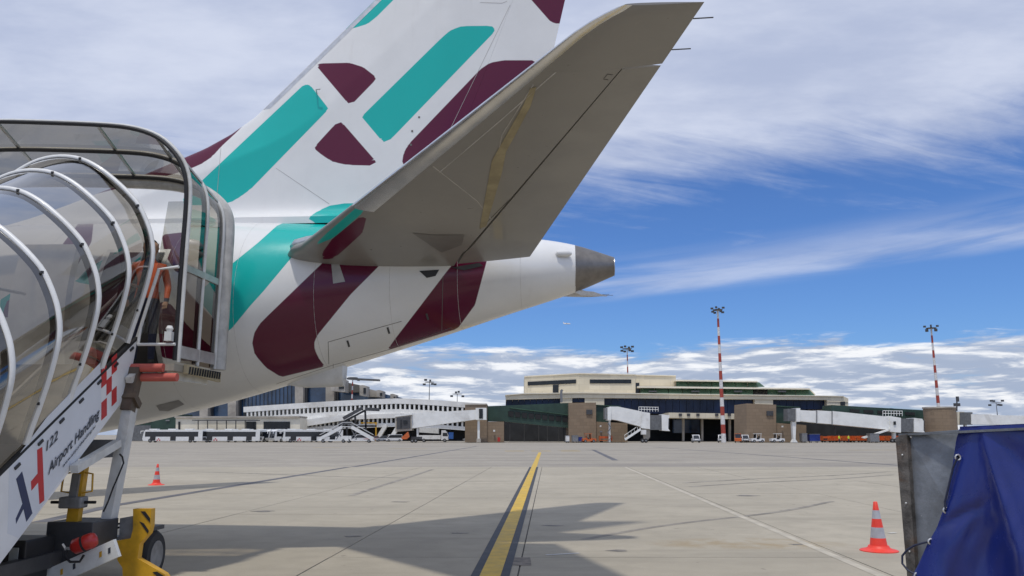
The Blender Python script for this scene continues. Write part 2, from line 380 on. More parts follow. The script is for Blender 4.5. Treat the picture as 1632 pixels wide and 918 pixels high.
ZB = [(0, 4.43), (.65, 4.16), (1.86, 3.77), (2.9, 3.43), (4, 3.09), (5.4, 2.66), (6.4, 2.37), (7.75, 2.04), (9.5, 1.70), (11.5, 1.46), (13.5, 1.37), (16, 1.36), (32, 1.36), (35, 1.55), (36.8, 2.05), (37.7, 2.6), (38, 2.95)]
ZT = [(0, 4.75), (.65, 4.96), (1.34, 5.08), (3, 5.27), (5, 5.38), (7, 5.42), (10, 5.42), (31, 5.42), (33.4, 5.2), (35, 4.7), (36.8, 3.9), (37.7, 3.35), (38, 3.0)]
HW = [(0, .165), (.65, .40), (1.34, .58), (3, .94), (5, 1.30), (7, 1.58), (9, 1.77), (11, 1.86), (12.5, 1.88), (30, 1.88), (33, 1.75), (35, 1.45), (36.8, .95), (37.7, .45), (38, .04)]
def inside_dist(poly, x, y):
    d = 1e9; ins = False; n = len(poly)
    for i in range(n):
        x1, y1 = poly[i]; x2, y2 = poly[(i+1) % n]
        ex, ey = x2-x1, y2-y1; k = max(0, min(1, ((x-x1)*ex+(y-y1)*ey)/(ex*ex+ey*ey+1e-12)))
        d = min(d, (x-x1-k*ex)**2+(y-y1-k*ey)**2)
        if (y1 > y) != (y2 > y) and x < (x2-x1)*(y-y1)/(y2-y1)+x1: ins = not ins
    d = math.sqrt(d); return -d if ins else d
def paint(o, teal, purple, maxt=13.5):
    me = o.data; at = me.attributes.new('teal', 'FLOAT', 'POINT'); ap = me.attributes.new('purple', 'FLOAT', 'POINT')
    vt = []; vp = []
    for v in me.vertices:
        q = Vector((v.co.x-TX, v.co.y-TY)); t = q.dot(FN); s = q.dot(PN)
        if t > maxt: vt.append(40.0); vp.append(40.0); continue
        x, y = proj(W(t, abs(s), v.co.z))
        vt.append(min([40.0]+[inside_dist(p, x, y) for p in teal])); vp.append(min([40.0]+[inside_dist(p, x, y) for p in purple]))
    at.data.foreach_set('value', vt); ap.data.foreach_set('value', vp)
FIN_T = [[(544, 47), (564, 45), (586, 38), (600, 27), (627, 0), (735, -110), (700, -125), (591, -4), (540, 44)],
         [(483, 136), (487, 134), (492, 135), (497, 139), (522, 171), (523, 174), (520, 178), (399, 302), (377, 318), (362, 325), (346, 327), (300, 327), (293, 325), (290, 320), (294, 314)],
         [(577, 187), (580, 182), (703, 61), (718, 48), (736, 41.5), (782, 41), (788, 44), (789, 48), (786, 53), (620, 225), (614, 228), (609, 225)]]
FIN_T.append([(490, 348), (507, 335), (530, 326), (545, 324), (660, 323), (660, 356), (490, 356)])
FIN_P = [[(505, 106), (507, 102), (512, 101), (557, 100), (579, 107), (597, 121), (599, 126), (596, 130), (563, 164), (558, 166), (554, 164)],
         [(501, 237), (503, 232), (536, 196), (541, 193), (546, 196), (599, 257), (600, 261), (595, 264), (554, 263), (530, 258), (513, 247)],
         [(641, 258), (643, 245), (650, 231), (766, 110), (781, 100), (803, 96), (848, 96), (854, 99), (853, 105), (690, 275), (668, 290), (650, 275)],
         [(847, 0), (876, 33), (884, 37.5), (900, 37.5), (930, -20), (880, -60), (810, -40)],
         [(404, 183), (378, 210), (352, 234), (338, 250), (320, 262), (298, 271), (250, 285), (150, 310), (140, 285), (290, 246), (323, 232), (366, 206), (395, 184)]]
FUS_T = [[(492, 346), (507, 335), (528, 327), (545, 324), (640, 322), (640, 350), (540, 375), (470, 404), (420, 464), (400, 486), (368, 525), (362, 528), (356, 525), (318, 480), (316, 466), (354, 433), (411, 387), (441, 360), (463, 350)],
         [(0, 478), (60, 440), (123, 398), (128, 402), (80, 455), (20, 500), (0, 505)], [(118, 449), (140, 428), (180, 405), (186, 409), (183, 440), (150, 455)]]
FUS_P = [[(516, 417), (428, 502), (414, 516), (405, 531), (402, 547), (406, 565), (424, 586), (448, 601), (518, 584), (508, 571), (501.5, 557), (501, 545), (506, 534), (559, 469), (598, 430), (650, 375), (570, 368)],
         [(780, 395), (775, 419), (757, 486), (729, 524), (616, 559), (632, 537), (662, 498), (714, 430), (745, 395)],
         [(349, 566), (347, 561), (341, 557), (300, 520), (272, 484), (258, 480), (236, 505), (222, 530), (226, 548), (262, 571), (300, 576), (338, 574), (346, 572)],
         [(292, 370), (291, 428), (286, 436), (281, 435), (262, 405), (258, 374)], [(90, 402), (128, 352), (150, 345), (146, 385), (118, 432), (108, 430)],
         [(3, 506), (10, 480), (60, 458), (70, 462), (66, 480), (30, 505)]]
STAB_P = [[(513, 413), (514, 402), (530, 380), (574, 345), (584, 347), (578, 371), (544, 402), (531, 413)]]
STAB_T = [[(500, 392), (520, 372), (578, 322), (592, 316), (576, 341), (532, 379)]]
AIR = thing('airliner', W(19, 0, 0), 'white airliner with teal and purple tail shapes, boarding stairs at its rear door', 'airplane')
LIV = livery_mat('livery_paint', (.80, .80, .785))
def section(t, n=96):
    zb, zt, w = interp(ZB, t), interp(ZT, t), interp(HW, t); zc = (zb+zt)/2; hh = (zt-zb)/2
    # widest a little above the middle in the upswept tail
    return [W(t, w*math.cos(2*math.pi*k/n), zc+hh*math.sin(2*math.pi*k/n)) for k in range(n)]
ts = [.65+.075*i for i in range(int(13/.075))]+[13.8+i*.9 for i in range(22)]+[33.5, 34.2, 35, 35.8, 36.4, 36.9, 37.3, 37.65, 37.85, 38]
fm = MB().grid([section(t) for t in ts], closed=True)
fus = obj('fuselage', fm, LIV, AIR, smooth=60); paint(fus, FUS_T, FUS_P)
FBVH = BVHTree.FromPolygons(fm.v, fm.f)
CAMP = Vector((0, 0, CH))
def hit(bvh, px, py):
    loc, nrm, i, d = bvh.ray_cast(CAMP, ray(px, py).normalized())
    if loc is None: return None, None
    if nrm.dot(ray(px, py)) > 0: nrm = -nrm
    return loc, nrm
def on_surface(name, bvh, poly, m, parent, off=.006, label=None):
    pts = []
    for i in range(len(poly)):
        a, b = poly[i], poly[(i+1) % len(poly)]; k = max(1, int(math.hypot(b[0]-a[0], b[1]-a[1])/7))
        pts += [(a[0]+(b[0]-a[0])*j/k, a[1]+(b[1]-a[1])*j/k) for j in range(k)]
    cx = sum(p[0] for p in poly)/len(poly); cy = sum(p[1] for p in poly)/len(poly)
    R = []
    for f in (1.0, .66, .33):
        row = []
        for x, y in pts:
            l, n_ = hit(bvh, cx+(x-cx)*f, cy+(y-cy)*f)
            if l is None: return None
            row.append(l+n_*off)
        R.append(row)
    mb = MB().grid(R, closed=True); mb.add(R[-1], [tuple(range(len(pts)))])
    return obj(name, mb, m, parent)
def seam(bvh, pts, parent, m, r=.006, name='panel_seam'):
    out = []
    for i in range(len(pts)-1):
        a, b = pts[i], pts[i+1]; k = max(2, int(math.hypot(b[0]-a[0], b[1]-a[1])/6))
        for j in range(k+(i == len(pts)-2)):
            l, n_ = hit(bvh, a[0]+(b[0]-a[0])*j/k, a[1]+(b[1]-a[1])*j/k)
            if l is not None: out.append(l)
    if len(out) > 1: return obj(name, MB().tube(out, r, 5), m, parent)
SEAM = mat('panel_gap', (.16, .15, .14), .8)
SEAMD = mat('panel_gap_soft', (.45, .43, .41), .7)
RINGM = mat('skin_lap', (.55, .54, .52), .5)
for t_ in (1.55, 2.55, 3.6, 4.75, 5.95, 7.0, 9.0, 10.2):
    obj('skin_lap', MB().tube([W(t_, (Vector((q.x-TX, q.y-TY)).dot(PN))*.9995, q.z) for q in section(t_, 64)[-16:]+section(t_, 64)[:17]], .0032, 4), RINGM, AIR)
# tail cone and exhaust
cone_m = mat('bare_tail_cone', (.23, .215, .20), .42, .75, var=.12, scale=4, dirt=(.10, .09, .08), dirtscale=2)
obj('tail_cone', MB().grid([[q for q in section(t, 48)] for t in (.648, .5, .35, .2, .08, .02, 0)], closed=True), cone_m, AIR, smooth=60)
ex = MB().grid([[W(t, .15*k*math.cos(a*math.pi/16), 4.59+.15*k*math.sin(a*math.pi/16)) for a in range(32)] for t, k in ((-.01, 1.12), (-.012, 1.0), (.3, .9), (.31, .02))], closed=True)
obj('exhaust_nozzle', ex, ALU, AIR, smooth=60)
# vertical fin
LEF = [(5.30, 11.4), (5.45, 10.9), (5.62, 10.3), (5.95, 9.4), (6.33, 8.45), (6.69, 7.60), (6.84, 7.25), (7.10, 6.79), (7.42, 6.36), (7.8, 5.99), (9.03, 4.82), (9.59, 4.29), (12.1, 1.90), (12.35, 1.55), (12.52, 1.05)]
def fin_le(z): 
    for (z0, t0), (z1, t1) in zip(LEF, LEF[1:]):
        if z <= z1: return t0+(t1-t0)*(z-z0)/(z1-z0)
    return LEF[-1][1]
def fin_te(z): return 1.0-(z-8.47)*.2255
def fin_half(z, t):
    dl = fin_le(z)-t; dt = t-fin_te(z)
    h0 = .25*(1-(z-5.4)/7.1*.62)
    v = h0*min(1, max(dl, 0)/1.3)**.5*min(1, max(dt, 0)/2.0)
    return max(v, .003)+.25*math.exp(-max(z-5.42, 0)/.10)*min(1, max(dl, 0)/2.5)*min(1, max(dt, 0)/1.2)
def hinge(z): return fin_te(z)+.30*(min(fin_le(z), 6.6-(z-5.4)*.66)-fin_te(z))
def fin_mesh(t0f, t1f, nz, nt, z0=5.30, z1=12.52):
    rows = []
    for i in range(nz+1):
        z = z0+(z1-z0)*i/nz; a, b = t0f(z), t1f(z); r = []
        for j in range(nt+1):
            x = j/nt; x = x*x if t0f is fin_le else x
            t = a+(b-a)*x; r.append((t, fin_half(z, t), z))
        rows.append([W(t, s, z) for t, s, z in r]+[W(t, -s, z) for t, s, z in r[::-1]])
    m = MB().grid(rows, closed=True); n = len(rows[0]); m.add(rows[-1], [tuple(range(n))]); return m
fin = obj('vertical_fin', fin_mesh(fin_le, lambda z: hinge(z)+.002, 120, 60), LIV, AIR, smooth=50); paint(fin, FIN_T, FIN_P)
rud = obj('rudder', fin_mesh(hinge, fin_te, 110, 16, 5.36, 12.50), LIV, AIR, smooth=50); paint(rud, FIN_T, FIN_P)
rows = [[W(fin_le(z)-.16, fin_half(z, fin_le(z)-.16)+.003, z), W(fin_le(z)-.04, fin_half(z, fin_le(z)-.04)+.004, z), W(fin_le(z)+.012, 0, z), W(fin_le(z)-.04, -fin_half(z, fin_le(z)-.04)-.004, z), W(fin_le(z)-.16, -fin_half(z, fin_le(z)-.16)-.003, z)] for z in [7.55+.09*i for i in range(51)]]
obj('fin_leading_edge', MB().grid(rows), ALU, AIR, smooth=60)
# tailplanes
def st_z(s): return 4.55+(s-.8)*.121
def st_le(s):
    if s < 1.5: return 5.05+(1.5-s)*.55
    if s > 6.85: return .71-(s-6.85)*.79-((s-6.85)/.32)**2*.12
    return 3.70-(s-3.08)*.79+.0*s
def st_te(s): return 1.43-(s-.77)*.2735
def foil(f): return 5*.095*(.2969*math.sqrt(max(f, 0))-.126*f-.3516*f*f+.2843*f**3-.1036*f**4)
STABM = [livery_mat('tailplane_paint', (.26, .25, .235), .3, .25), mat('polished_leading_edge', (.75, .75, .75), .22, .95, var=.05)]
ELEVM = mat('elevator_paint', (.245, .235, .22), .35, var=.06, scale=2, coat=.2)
def stab_half(side):
    def loop(s, f0, f1, n, scale=1.0):
        le, te = st_le(s), st_te(s); c = le-te; up = []; lo = []
        for j in range(n+1):
            f = f0+(f1-f0)*(j/n)**1.6; hgt = foil(f)*c*scale
            up.append(W(le-f*c, s*side, st_z(s)+hgt)); lo.append(W(le-f*c, s*side, st_z(s)-hgt*.9))
        return up[::-1]+lo[1:]
    ss = [.35+.11*i for i in range(54)]; rows = [loop(s, 0, .70, 30) for s in ss if s < 6.25]+[loop(6.279, 0, .70, 30)]
    n = len(rows[0])
    m = MB().grid(rows); m.m = [1 if abs((k % (n-1))-29.5) < 8.6 and k//(n-1) > 24 else 0 for k in range(len(m.f))]
    m.add([q for q in rows[-1]], [tuple(range(n))]); m.add([rows[i][0] for i in range(len(rows))]+[rows[i][-1] for i in range(len(rows)-1, -1, -1)], [])
    back = MB().grid([[r[0], r[-1]] for r in rows]); m.add(back.v, back.f)
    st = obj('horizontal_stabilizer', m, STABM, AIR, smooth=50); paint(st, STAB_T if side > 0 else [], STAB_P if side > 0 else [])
    tip = [loop(s, 0, 1.0, 30) for s in (6.28, 6.4, 6.6, 6.8, 6.95, 7.05, 7.12)]+[loop(7.17, 0.0, 1.0, 30, .35)]
    n2 = len(tip[0]); tm = MB().grid(tip); tm.m = [1 if abs((k % (n2-1))-29.5) < 7 else 0 for k in range(len(tm.f))]; tm.add(tip[-1], [tuple(range(n2))]); tm.add(tip[0], [tuple(range(n2))[::-1]])
    to = obj('stabilizer_tip', tm, STABM, st, smooth=50); paint(to, [], [])
    er = [loop(s, .7008, 1.0, 8) for s in [.95+.25*i for i in range(21)]+[6.25]]
    em = MB().grid(er); ne = len(er[0]); em.add(er[0], [tuple(range(ne))[::-1]]); em.add(er[-1], [tuple(range(ne))])
    fr = MB().grid([[r[0], r[-1]] for r in er]); em.add(fr.v, fr.f)
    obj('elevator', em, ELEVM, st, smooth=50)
    for s0 in (6.5, 6.95):                         # static wicks
        b = W(st_te(s0), s0*side, st_z(s0)); obj('static_wick', MB().tube([b, b+Vector((.17, -.02, .0))], .006, 5), BLACKP, st)
    return st, m
stP, smb = stab_half(1); stab_half(-1)
SBVH = BVHTree.FromPolygons(smb.v, smb.f)
for l in [[(1065, 92), (1010, 112), (960, 150), (905, 225), (765, 365)], [(985, 120), (968, 118), (962, 126), (990, 130)]]: seam(SBVH, l, stP, mat('hinge_gap', (.12, .115, .105), .7), .005)
for l in [[(690, 265), (760, 320), (830, 410)], [(850, 135), (800, 215), (770, 360)], [(960, 52), (880, 120), (800, 190), (700, 275)]]: seam(SBVH, l, stP, SEAMD, .006)
STREAK = mat('sealant_streak', (.33, .28, .17), .6, var=.15)
on_surface('sealant_streak', SBVH, [(855, 138), (845, 170), (795, 260), (775, 360), (764, 364), (784, 255), (835, 165), (845, 140)], STREAK, stP)
PATCHG = mat('root_patch_paint', (.17, .16, .15), .4, var=.08)
on_surface('root_panel', SBVH, [(657, 371), (690, 374), (721, 374), (740, 374), (736, 390), (704, 402), (688, 392)], PATCHG, stP)
# bits on the fuselage
for l in [[(524, 580), (523, 545), (640, 512)], [(440, 612), (530, 582), (617, 558), (720, 522)], [(343, 337), (420, 341), (490, 345)], [(531, 613), (531, 580)], [(918, 382), (917, 456)], [(706, 440), (704, 528)]]: seam(FBVH, l, AIR, SEAM if l[0][1] > 400 else SEAMD, .005)
FNB = fin_mesh(fin_le, fin_te, 60, 40); NB = BVHTree.FromPolygons(FNB.v, FNB.f)
for l in [[(352, 236), (345, 322)], [(440, 268), (525, 325)], [(813, 8), (718, 205)], [(765, 4), (800, 5), (808, 2)]]: seam(NB, l, fin, SEAMD, .004)
for x, y in ((657, 209), (655, 231), (668, 187)): on_surface('fin_port', NB, [(x-1.5, y-1.5), (x+1.5, y-1.5), (x+1.5, y+1.5), (x-1.5, y+1.5)], SEAM, fin)
on_surface('vent_panel', FBVH, [(528, 420), (541, 422), (550, 449), (531, 452)], mat('vent_grey', (.42, .41, .39), .4), AIR)
on_surface('stabilizer_slot', FBVH, [(668, 432), (700, 430), (694, 440), (680, 443)], BLACKP, AIR, .012)
on_surface('stabilizer_slot', FBVH, [(718, 427), (764, 419), (770, 424), (740, 431)], BLACKP, AIR, .012)
for x, y in ((555, 548), (619, 527), (681, 505)): on_surface('drain_slot', FBVH, [(x-3, y-5), (x, y-6), (x+3, y+4), (x, y+5)], DGREY, AIR)
on_surface('belly_hatch', FBVH, [(249, 646), (285, 637), (294, 644), (268, 655), (254, 654)], mat('hatch_grey', (.33, .32, .31), .5), AIR)
l, n_ = hit(FBVH, 898, 405)
obj('tail_light_housing', MB().tube([l+Vector((-.12, -.02, 0)), l+Vector((-.10, -.05, 0)), l+Vector((.09, -.05, 0)), l+Vector((.12, -.03, 0))], [.02, .055, .055, .03], 12), WHITE, AIR, smooth=60)
obj('drain_mast', MB().hexa([W(.75, -.02, 4.2), W(.35, -.02, 4.16), W(.35, .02, 4.16), W(.75, .02, 4.2), W(.55, -.01, 4.1), W(.12, -.01, 4.08), W(.12, .01, 4.08), W(.55, .01, 4.1)]), ALU, AIR)
# root seal nose of the tailplane
l, n_ = hit(FBVH, 486, 392)
rs = MB(); a0 = l+Vector((-.10, -.02, .0))
rs.tube([a0+Vector((-.12, -.02, -.02)), a0+Vector((-.02, -.05, 0)), a0+Vector((.20, -.12, .02)), a0+Vector((.50, -.3, .06))], [.02, .09, .11, .07], 12)
obj('root_seal', rs, ALU, AIR, smooth=60)
# tail skid fairing
sk = MB(); sk.grid([[W(t, w*math.cos(a), zb+.05-(hh)*max(0, math.sin(a))) for a in [math.pi*k/10 for k in range(11)]] for t, w, hh, zb in ((5.55, .03, .06, 2.63), (5.2, .13, .20, 2.72), (4.8, .16, .30, 2.83), (4.55, .16, .36, 2.90), (4.52, .02, .05, 2.95))])
obj('tail_skid', sk, WHITE, AIR, smooth=60)
obj('skid_shoe', MB().bar(W(4.5, 0, 2.72), W(3.95, 0, 2.69), .10, .03), GREY, AIR)
# fin probe
l, n_ = hit(NB, 505, 148)
obj('fin_probe', MB().tube([l, l+Vector((.02, -.14, 0)), l+Vector((.10, -.16, 0))], .012, 6), ALU, fin)
# rear door frame and cabin opening
def door_patch(name, t0, t1, z0, z1, off, m):
    rows = []
    for i in range(9):
        t = t0+(t1-t0)*i/8; r = []
        for j in range(9):
            z = z0+(z1-z0)*j/8; zb, zt, w = interp(ZB, t), interp(ZT, t), interp(HW, t); k = (z-(zb+zt)/2)/((zt-zb)/2)
            r.append(W(t, w*math.sqrt(max(0, 1-k*k))+off, z))
        rows.append(r)
    return obj(name, MB().grid(rows), m, AIR, smooth=60)
door_patch('door_frame', 7.05, 8.05, 2.68, 4.68, .008, ALU); door_patch('door_opening', 7.12, 7.98, 2.74, 4.62, .016, BLACKP)
dm = MB().grid([[W(t, 1.80+.25*math.sin((z-2.75)/1.85*math.pi)*.6+o, z) for z in [2.75+.231*k for k in range(9)]] for t, o in ((8.1, .18), (8.11, .30), (8.95, .32), (8.96, .2), (8.1, .18))])
obj('door', dm, WHITE, AIR, smooth=50)
# main gear, wings and nose gear (left of the picture)
for sd in (1, -1):
    g = MB(); b = W(19.3, 2.86*sd, 0); 
    obj('gear_leg', MB().tube([W(19.3, 2.6*sd, 1.9), W(19.3, 2.86*sd, .56)], .11, 10), GREY, AIR)
    for dd in (-.42, .42):
        q = W(19.3, (2.86+dd)*sd, .56); obj('wheel', MB().lathe([(.2, -.17), (.5, -.17), (.56, -.1), (.56, .1), (.5, .17), (.2, .17)], q, 24, axis='Y'), BLACK, AIR, smooth=40)
    wm = []
    for s, tl, c, z in ((1.2, 24.2, 7.6, 2.0), (5.6, 21.0, 4.6, 2.45), (16.6, 13.6, 1.6, 3.6)):
        up = [W(tl-f*c, s*sd, z+foil(f)*c*1.1) for f in [(j/10)**1.5 for j in range(11)]]; lo = [W(tl-f*c, s*sd, z-foil(f)*c*.8) for f in [(j/10)**1.5 for j in range(11)]]
        wm.append(up[::-1]+lo[1:])
    w_ = MB().grid(wm); w_.add(wm[-1], [tuple(range(21))]); obj('wing', w_, WHITE, AIR, smooth=50)
    eg = [[W(t, 4.83*sd+r*math.cos(a*math.pi/12), 1.55+r*math.sin(a*math.pi/12)) for a in range(24)] for t, r in ((20.0, .45), (21.2, .8), (23, 1.0), (24.4, .98), (24.7, .86), (24.3, .8), (23.9, .1))]
    obj('engine', MB().grid(eg, closed=True), WHITE, AIR, smooth=50)
    obj('wheel', MB().lathe([(.1, -.1), (.3, -.1), (.34, -.05), (.34, .05), (.3, .1), (.1, .1)], W(34.0, .22*sd, .34), 20, axis='Y'), BLACK, AIR, smooth=40)
obj('gear_leg', MB().tube([W(34, 0, 1.7), W(34, 0, .3)], .08, 10), GREY, AIR)
# ================================================================ boarding stairs
UX, UY = .062, .998
def S3(u, v, z): return Vector((UX*u+UY*v, UY*u-UX*v, z))
def SV(px, py, v):
    r = ray(px, py); k = v/(r.x*UY-r.y*UX); return k*(r.x*UX+r.y*UY), CH+k*r.z      # -> u, z on the plane v
def SU(px, py, u):
    r = ray(px, py); k = u/(r.x*UX+r.y*UY); return k*(r.x*UY-r.y*UX), CH+k*r.z      # -> v, z on the plane u
VR, VL = -5.54, -7.84
ST = thing('boarding_stairs', S3(9, -6.7, 0), 'white mobile boarding stairs with bronze canopy reaching the airliner rear door', 'boarding stairs')
PANELM = mat('stair_panel_white', (.80, .80, .80), .35, var=.04, coat=.2, dirt=(.6, .57, .5))
BRONZE = glass_tint('smoked_acrylic', (.45, .42, .37), .05, 2.0); HOODG = glass_tint('bronze_acrylic', (.44, .395, .32), .04, 1.2)
CLEAR = glass_tint('clear_acrylic', (.78, .77, .73), .03, 1.2)
def ptop(u): return 1.37+(u-7.79)*.708
def pan(v, th, name):
    q = [(10.14, 3.03), (10.0, 2.29), (7.93, .54), (7.5, .20), (6.5, .20), (6.5, ptop(6.5)+.04)]
    return obj(name, MB().prism([S3(u, v, z) for u, z in q], S3(0, th, 0)), PANELM, ST)
rp = pan(VR-.05, .05, 'side_panel'); pan(VL, -.05, 'side_panel')
obj('panel_gasket', MB().bar(S3(6.5, VR-.02, ptop(6.5)+.055), S3(10.16, VR-.02, 3.05), .05, .03), BLACK, ST)
for k in range(10): 
    u = 7.0+k*.33; obj('panel_clip', MB().bar(S3(u, VR+.008, ptop(u)-.06), S3(u+.07, VR+.008, ptop(u)-.01), .015, .03), BLACKP, ST)
def on_panel(name, poly, m, v=VR+.004):
    return obj(name, MB().prism([S3(SV(x, y, v)[0], v, SV(x, y, v)[1]) for x, y in poly], S3(0, -.003, 0)), m, ST)
k_ = .2723
navy = [(95, 600), (130, 556), (190, 800), (155, 850), (138, 775), (95, 862), (93, 832), (132, 745)]
redp = [(218, 430), (248, 412), (260, 725), (232, 747), (224, 620), (185, 668), (182, 615), (221, 568)]
on_panel('logo_mark', [(x*k_, 600+y*k_) for x, y in navy], NAVY); on_panel('logo_mark', [(x*k_, 600+y*k_) for x, y in redp], REDPR)
for x0, x1, ya, yb in ((393, 413, 112, 182), (393, 414, 238, 306), (413, 433, 152, 210), (433, 453, 65, 130), (433, 452, 192, 252)):
    a, b = x0*.4117, x1*.4117; y0, y1 = 540+ya*.4117, 540+yb*.4117; sl = -8
    on_panel('check_square', [(a, y0+4), (b, y0-4), (b, y1-4), (a, y1+4)], REDPR)
on_panel('print_ground', [(12, 850), (15, 745), (75, 665), (160, 578), (162, 660), (100, 760), (30, 858)], mat('panel_print_white', (.70, .72, .76), .35, var=.03), VR+.0015)
def panel_text(txt, p0, p1, hpx, m, sx=1.0):
    cu = bpy.data.curves.new('lettering', 'FONT'); cu.body = txt; cu.size = 1.0; cu.extrude = 0.0; cu.offset = .018
    to = bpy.data.objects.new('lettering', cu); COL.objects.link(to)
    me = bpy.data.meshes.new_from_object(to.evaluated_get(bpy.context.evaluated_depsgraph_get())); bpy.data.objects.remove(to)
    xs_ = [v.co.x for v in me.vertices]; x0, x1 = min(xs_), max(xs_)
    v = VR+.009; ua, za = SV(*p0, v); ub, zb = SV(*p1, v); hz = SV(p0[0], p0[1]-hpx, v)[1]-za
    mb = MB()
    for p in me.polygons: pass
    mb.v = [tuple(S3(ua+(ub-ua)*(w.co.x-x0)/(x1-x0), v, za+(zb-za)*(w.co.x-x0)/(x1-x0)+w.co.y*hz/.72)) for w in me.vertices]
    mb.f = [tuple(p.vertices) for p in me.polygons]; mb.m = [0]*len(mb.f)
    bpy.data.meshes.remove(me); return obj('lettering', mb, m, ST)
panel_text('122', (74, 719), (92, 700), 17, INK)
panel_text('Airport Handling', (77, 757), (158, 664), 19, INK)
panel_text('www.airporthandling.eu', (100, 746), (152, 681), 6, INK)
STEPM = mat('stair_tread', (.36, .33, .27), .6, .2, var=.1, scale=4)
for k in range(13):
    u = 6.75+k*.262; z = .36+k*.19
    obj('step', MB().box(S3(u+.14, (VR+VL)/2, z-.03), (VR-VL-.12, .29, .045), rz=-.062).box(S3(u+.0, (VR+VL)/2, z-.12), (VR-VL-.12, .012, .17), rz=-.062), STEPM, ST)
HOOP = [(0, 0), (.05, .2), (.11, .42), (.19, .76), (.24, 1.12), (.21, 1.36), (.14, 1.56), (0, 1.82), (-.16, 2.0), (-.36, 2.18), (-.6, 2.36), (-.86, 2.49), (-1.15, 2.535)]
HOOP = HOOP+[(-2.3-a, b) for a, b in HOOP[-2::-1]]
US = [6.85, 7.5, 8.17, 8.83, 9.42, 9.95]
def smooth_path(pts, k=3):
    out = []
    for i in range(len(pts)-1):
        p0, p1, p2, p3_ = (Vector((*pts[max(0, min(len(pts)-1, i+d))], 0)) for d in (-1, 0, 1, 2))
        for j in range(k):
            t = j/k; q = .5*((2*p1)+(p2-p0)*t+(2*p0-5*p1+4*p2-p3_)*t*t+(3*p1-p0-3*p2+p3_)*t**3); out.append((q.x, q.y))
    return out+[pts[-1]]
HOOP = smooth_path(HOOP)
def hoop_pts(u, off=0.0, inn=0.0):
    out = []
    for a, b in HOOP:
        d = Vector((-1.15-a, 1.2-b)).normalized()*inn; out.append(S3(u+off, VR-.03+a+d.x, ptop(u)+.05+b+d.y))
    return out
for u in US:
    obj('canopy_hoop', MB().tube(hoop_pts(u), .034, 8), WHITE, ST, smooth=60)
    obj('hoop_gasket', MB().tube(hoop_pts(u, -.03, .05), .03, 6), BLACK, ST)
for a, b in zip(US, US[1:]):
    obj('canopy_pane', MB().grid([hoop_pts(a+.02), hoop_pts(b-.02)]), BRONZE, ST, smooth=60)
for k in range(3):                                  # bolts on the hoops
    for u in US[1:]:
        q = hoop_pts(u)[[6, 21, 33][k]]; obj('hoop_bolt', MB().box(q+Vector((.0, -.03, .0)), (.03, .03, .03)), BLACKP, ST)
for sgn, v in ((1, VR-.16), (-1, VL+.16)):           # handrails inside
    obj('handrail', MB().tube([S3(6.8, v, ptop(6.8)+.55), S3(10.1, v, 3.75), S3(10.9, v, 3.78)], .024, 8), ALU, ST)
# platform and hood
HR, HL, ZP = -5.0, -9.3, 2.70
obj('platform', MB().box(S3(10.75, (HR+HL)/2, ZP-.05), (HR-HL, 1.32, .09), rz=-.062), STEPM, ST)
obj('platform_beam', MB().bar(S3(10.14, HL, ZP-.14), S3(10.14, HR-.25, ZP-.14), .08, .12).bar(S3(10.14, HR-.15, ZP-.14), S3(11.35, HR-.15, ZP-.14), .08, .12), WHITE_DIRTY, ST)
HP = [(HR, 2.72), (HR, 3.4), (HR, 4.2), (HR, 4.85), (HR-.03, 5.2), (HR-.12, 5.45), (HR-.28, 5.66), (HR-.5, 5.84), (HR-.8, 5.96), (HR-1.2, 6.03), (HR-2.0, 6.09), (HR-2.9, 6.13), (HR-3.5, 6.1), (HR-3.95, 5.9), (HR-4.2, 5.6), (HL, 5.0), (HL, 4.2), (HL, 2.72)]
HP = smooth_path(HP)
def hood_pts(u, inn=0.0):
    k = (u-10.2)/1.2; out = []
    for a, b in HP:
        d = Vector((-7.1-a, 4.2-b)).normalized()*inn; out.append(S3(u, a+d.x, b-max(0, b-4.6)*.30*k+d.y))
    return out
for u in (10.2, 10.75, 11.3): 
    obj('hood_frame', MB().tube(hood_pts(u), .028, 8), WHITE_DIRTY, ST, smooth=60); obj('hood_gasket', MB().tube(hood_pts(u-.03, .045), .028, 6), BLACK, ST)
for a, b in ((10.2, 10.75), (10.75, 11.3)): obj('hood_pane', MB().grid([hood_pts(a+.02), hood_pts(b-.02)]), HOODG, ST, smooth=60)
obj('bellows', MB().tube(hood_pts(11.43), .11, 10), mat('grey_bellows', (.52, .51, .48), .7, var=.12, scale=6), ST, smooth=60)
for i in (15, 22, 28, 33): obj('hood_strut', MB().bar(hood_pts(10.2)[i], hood_pts(11.3)[i], .04, .03), ALU, ST)
obj('window_rail', MB().bar(S3(10.2, HR+.01, 3.98), S3(11.2, HR+.01, 3.98), .03, .09), ALU, ST)
obj('window_rail', MB().bar(S3(10.2, HR+.01, 2.86), S3(11.25, HR+.01, 2.86), .03, .16), ALU, ST)
fr = MB()                                           # back screen of the hood above the flight
obj('hood_back_pane', MB().prism([S3(10.19, HR-.05, 3.1), S3(10.19, HR-.05, 4.9), S3(10.19, VR+.24, 4.9), S3(10.19, VR+.12, 3.6), S3(10.19, VR, 3.1)], S3(.008, 0, 0)), CLEAR, ST)
obj('guard_rail', MB().tube([S3(10.13, VR-.0, 3.05), S3(10.12, HR-.32, 3.95), S3(10.12, HR-.05, 3.98)], .022, 8).tube([S3(10.12, HR-.52, 2.95), S3(10.12, HR-.02, 2.95)], .02, 8).tube([S3(10.12, HR-.52, 2.95), S3(10.12, HR-.50, 3.2), S3(10.12, HR-.32, 3.95)], .02, 8), WHITE, ST)
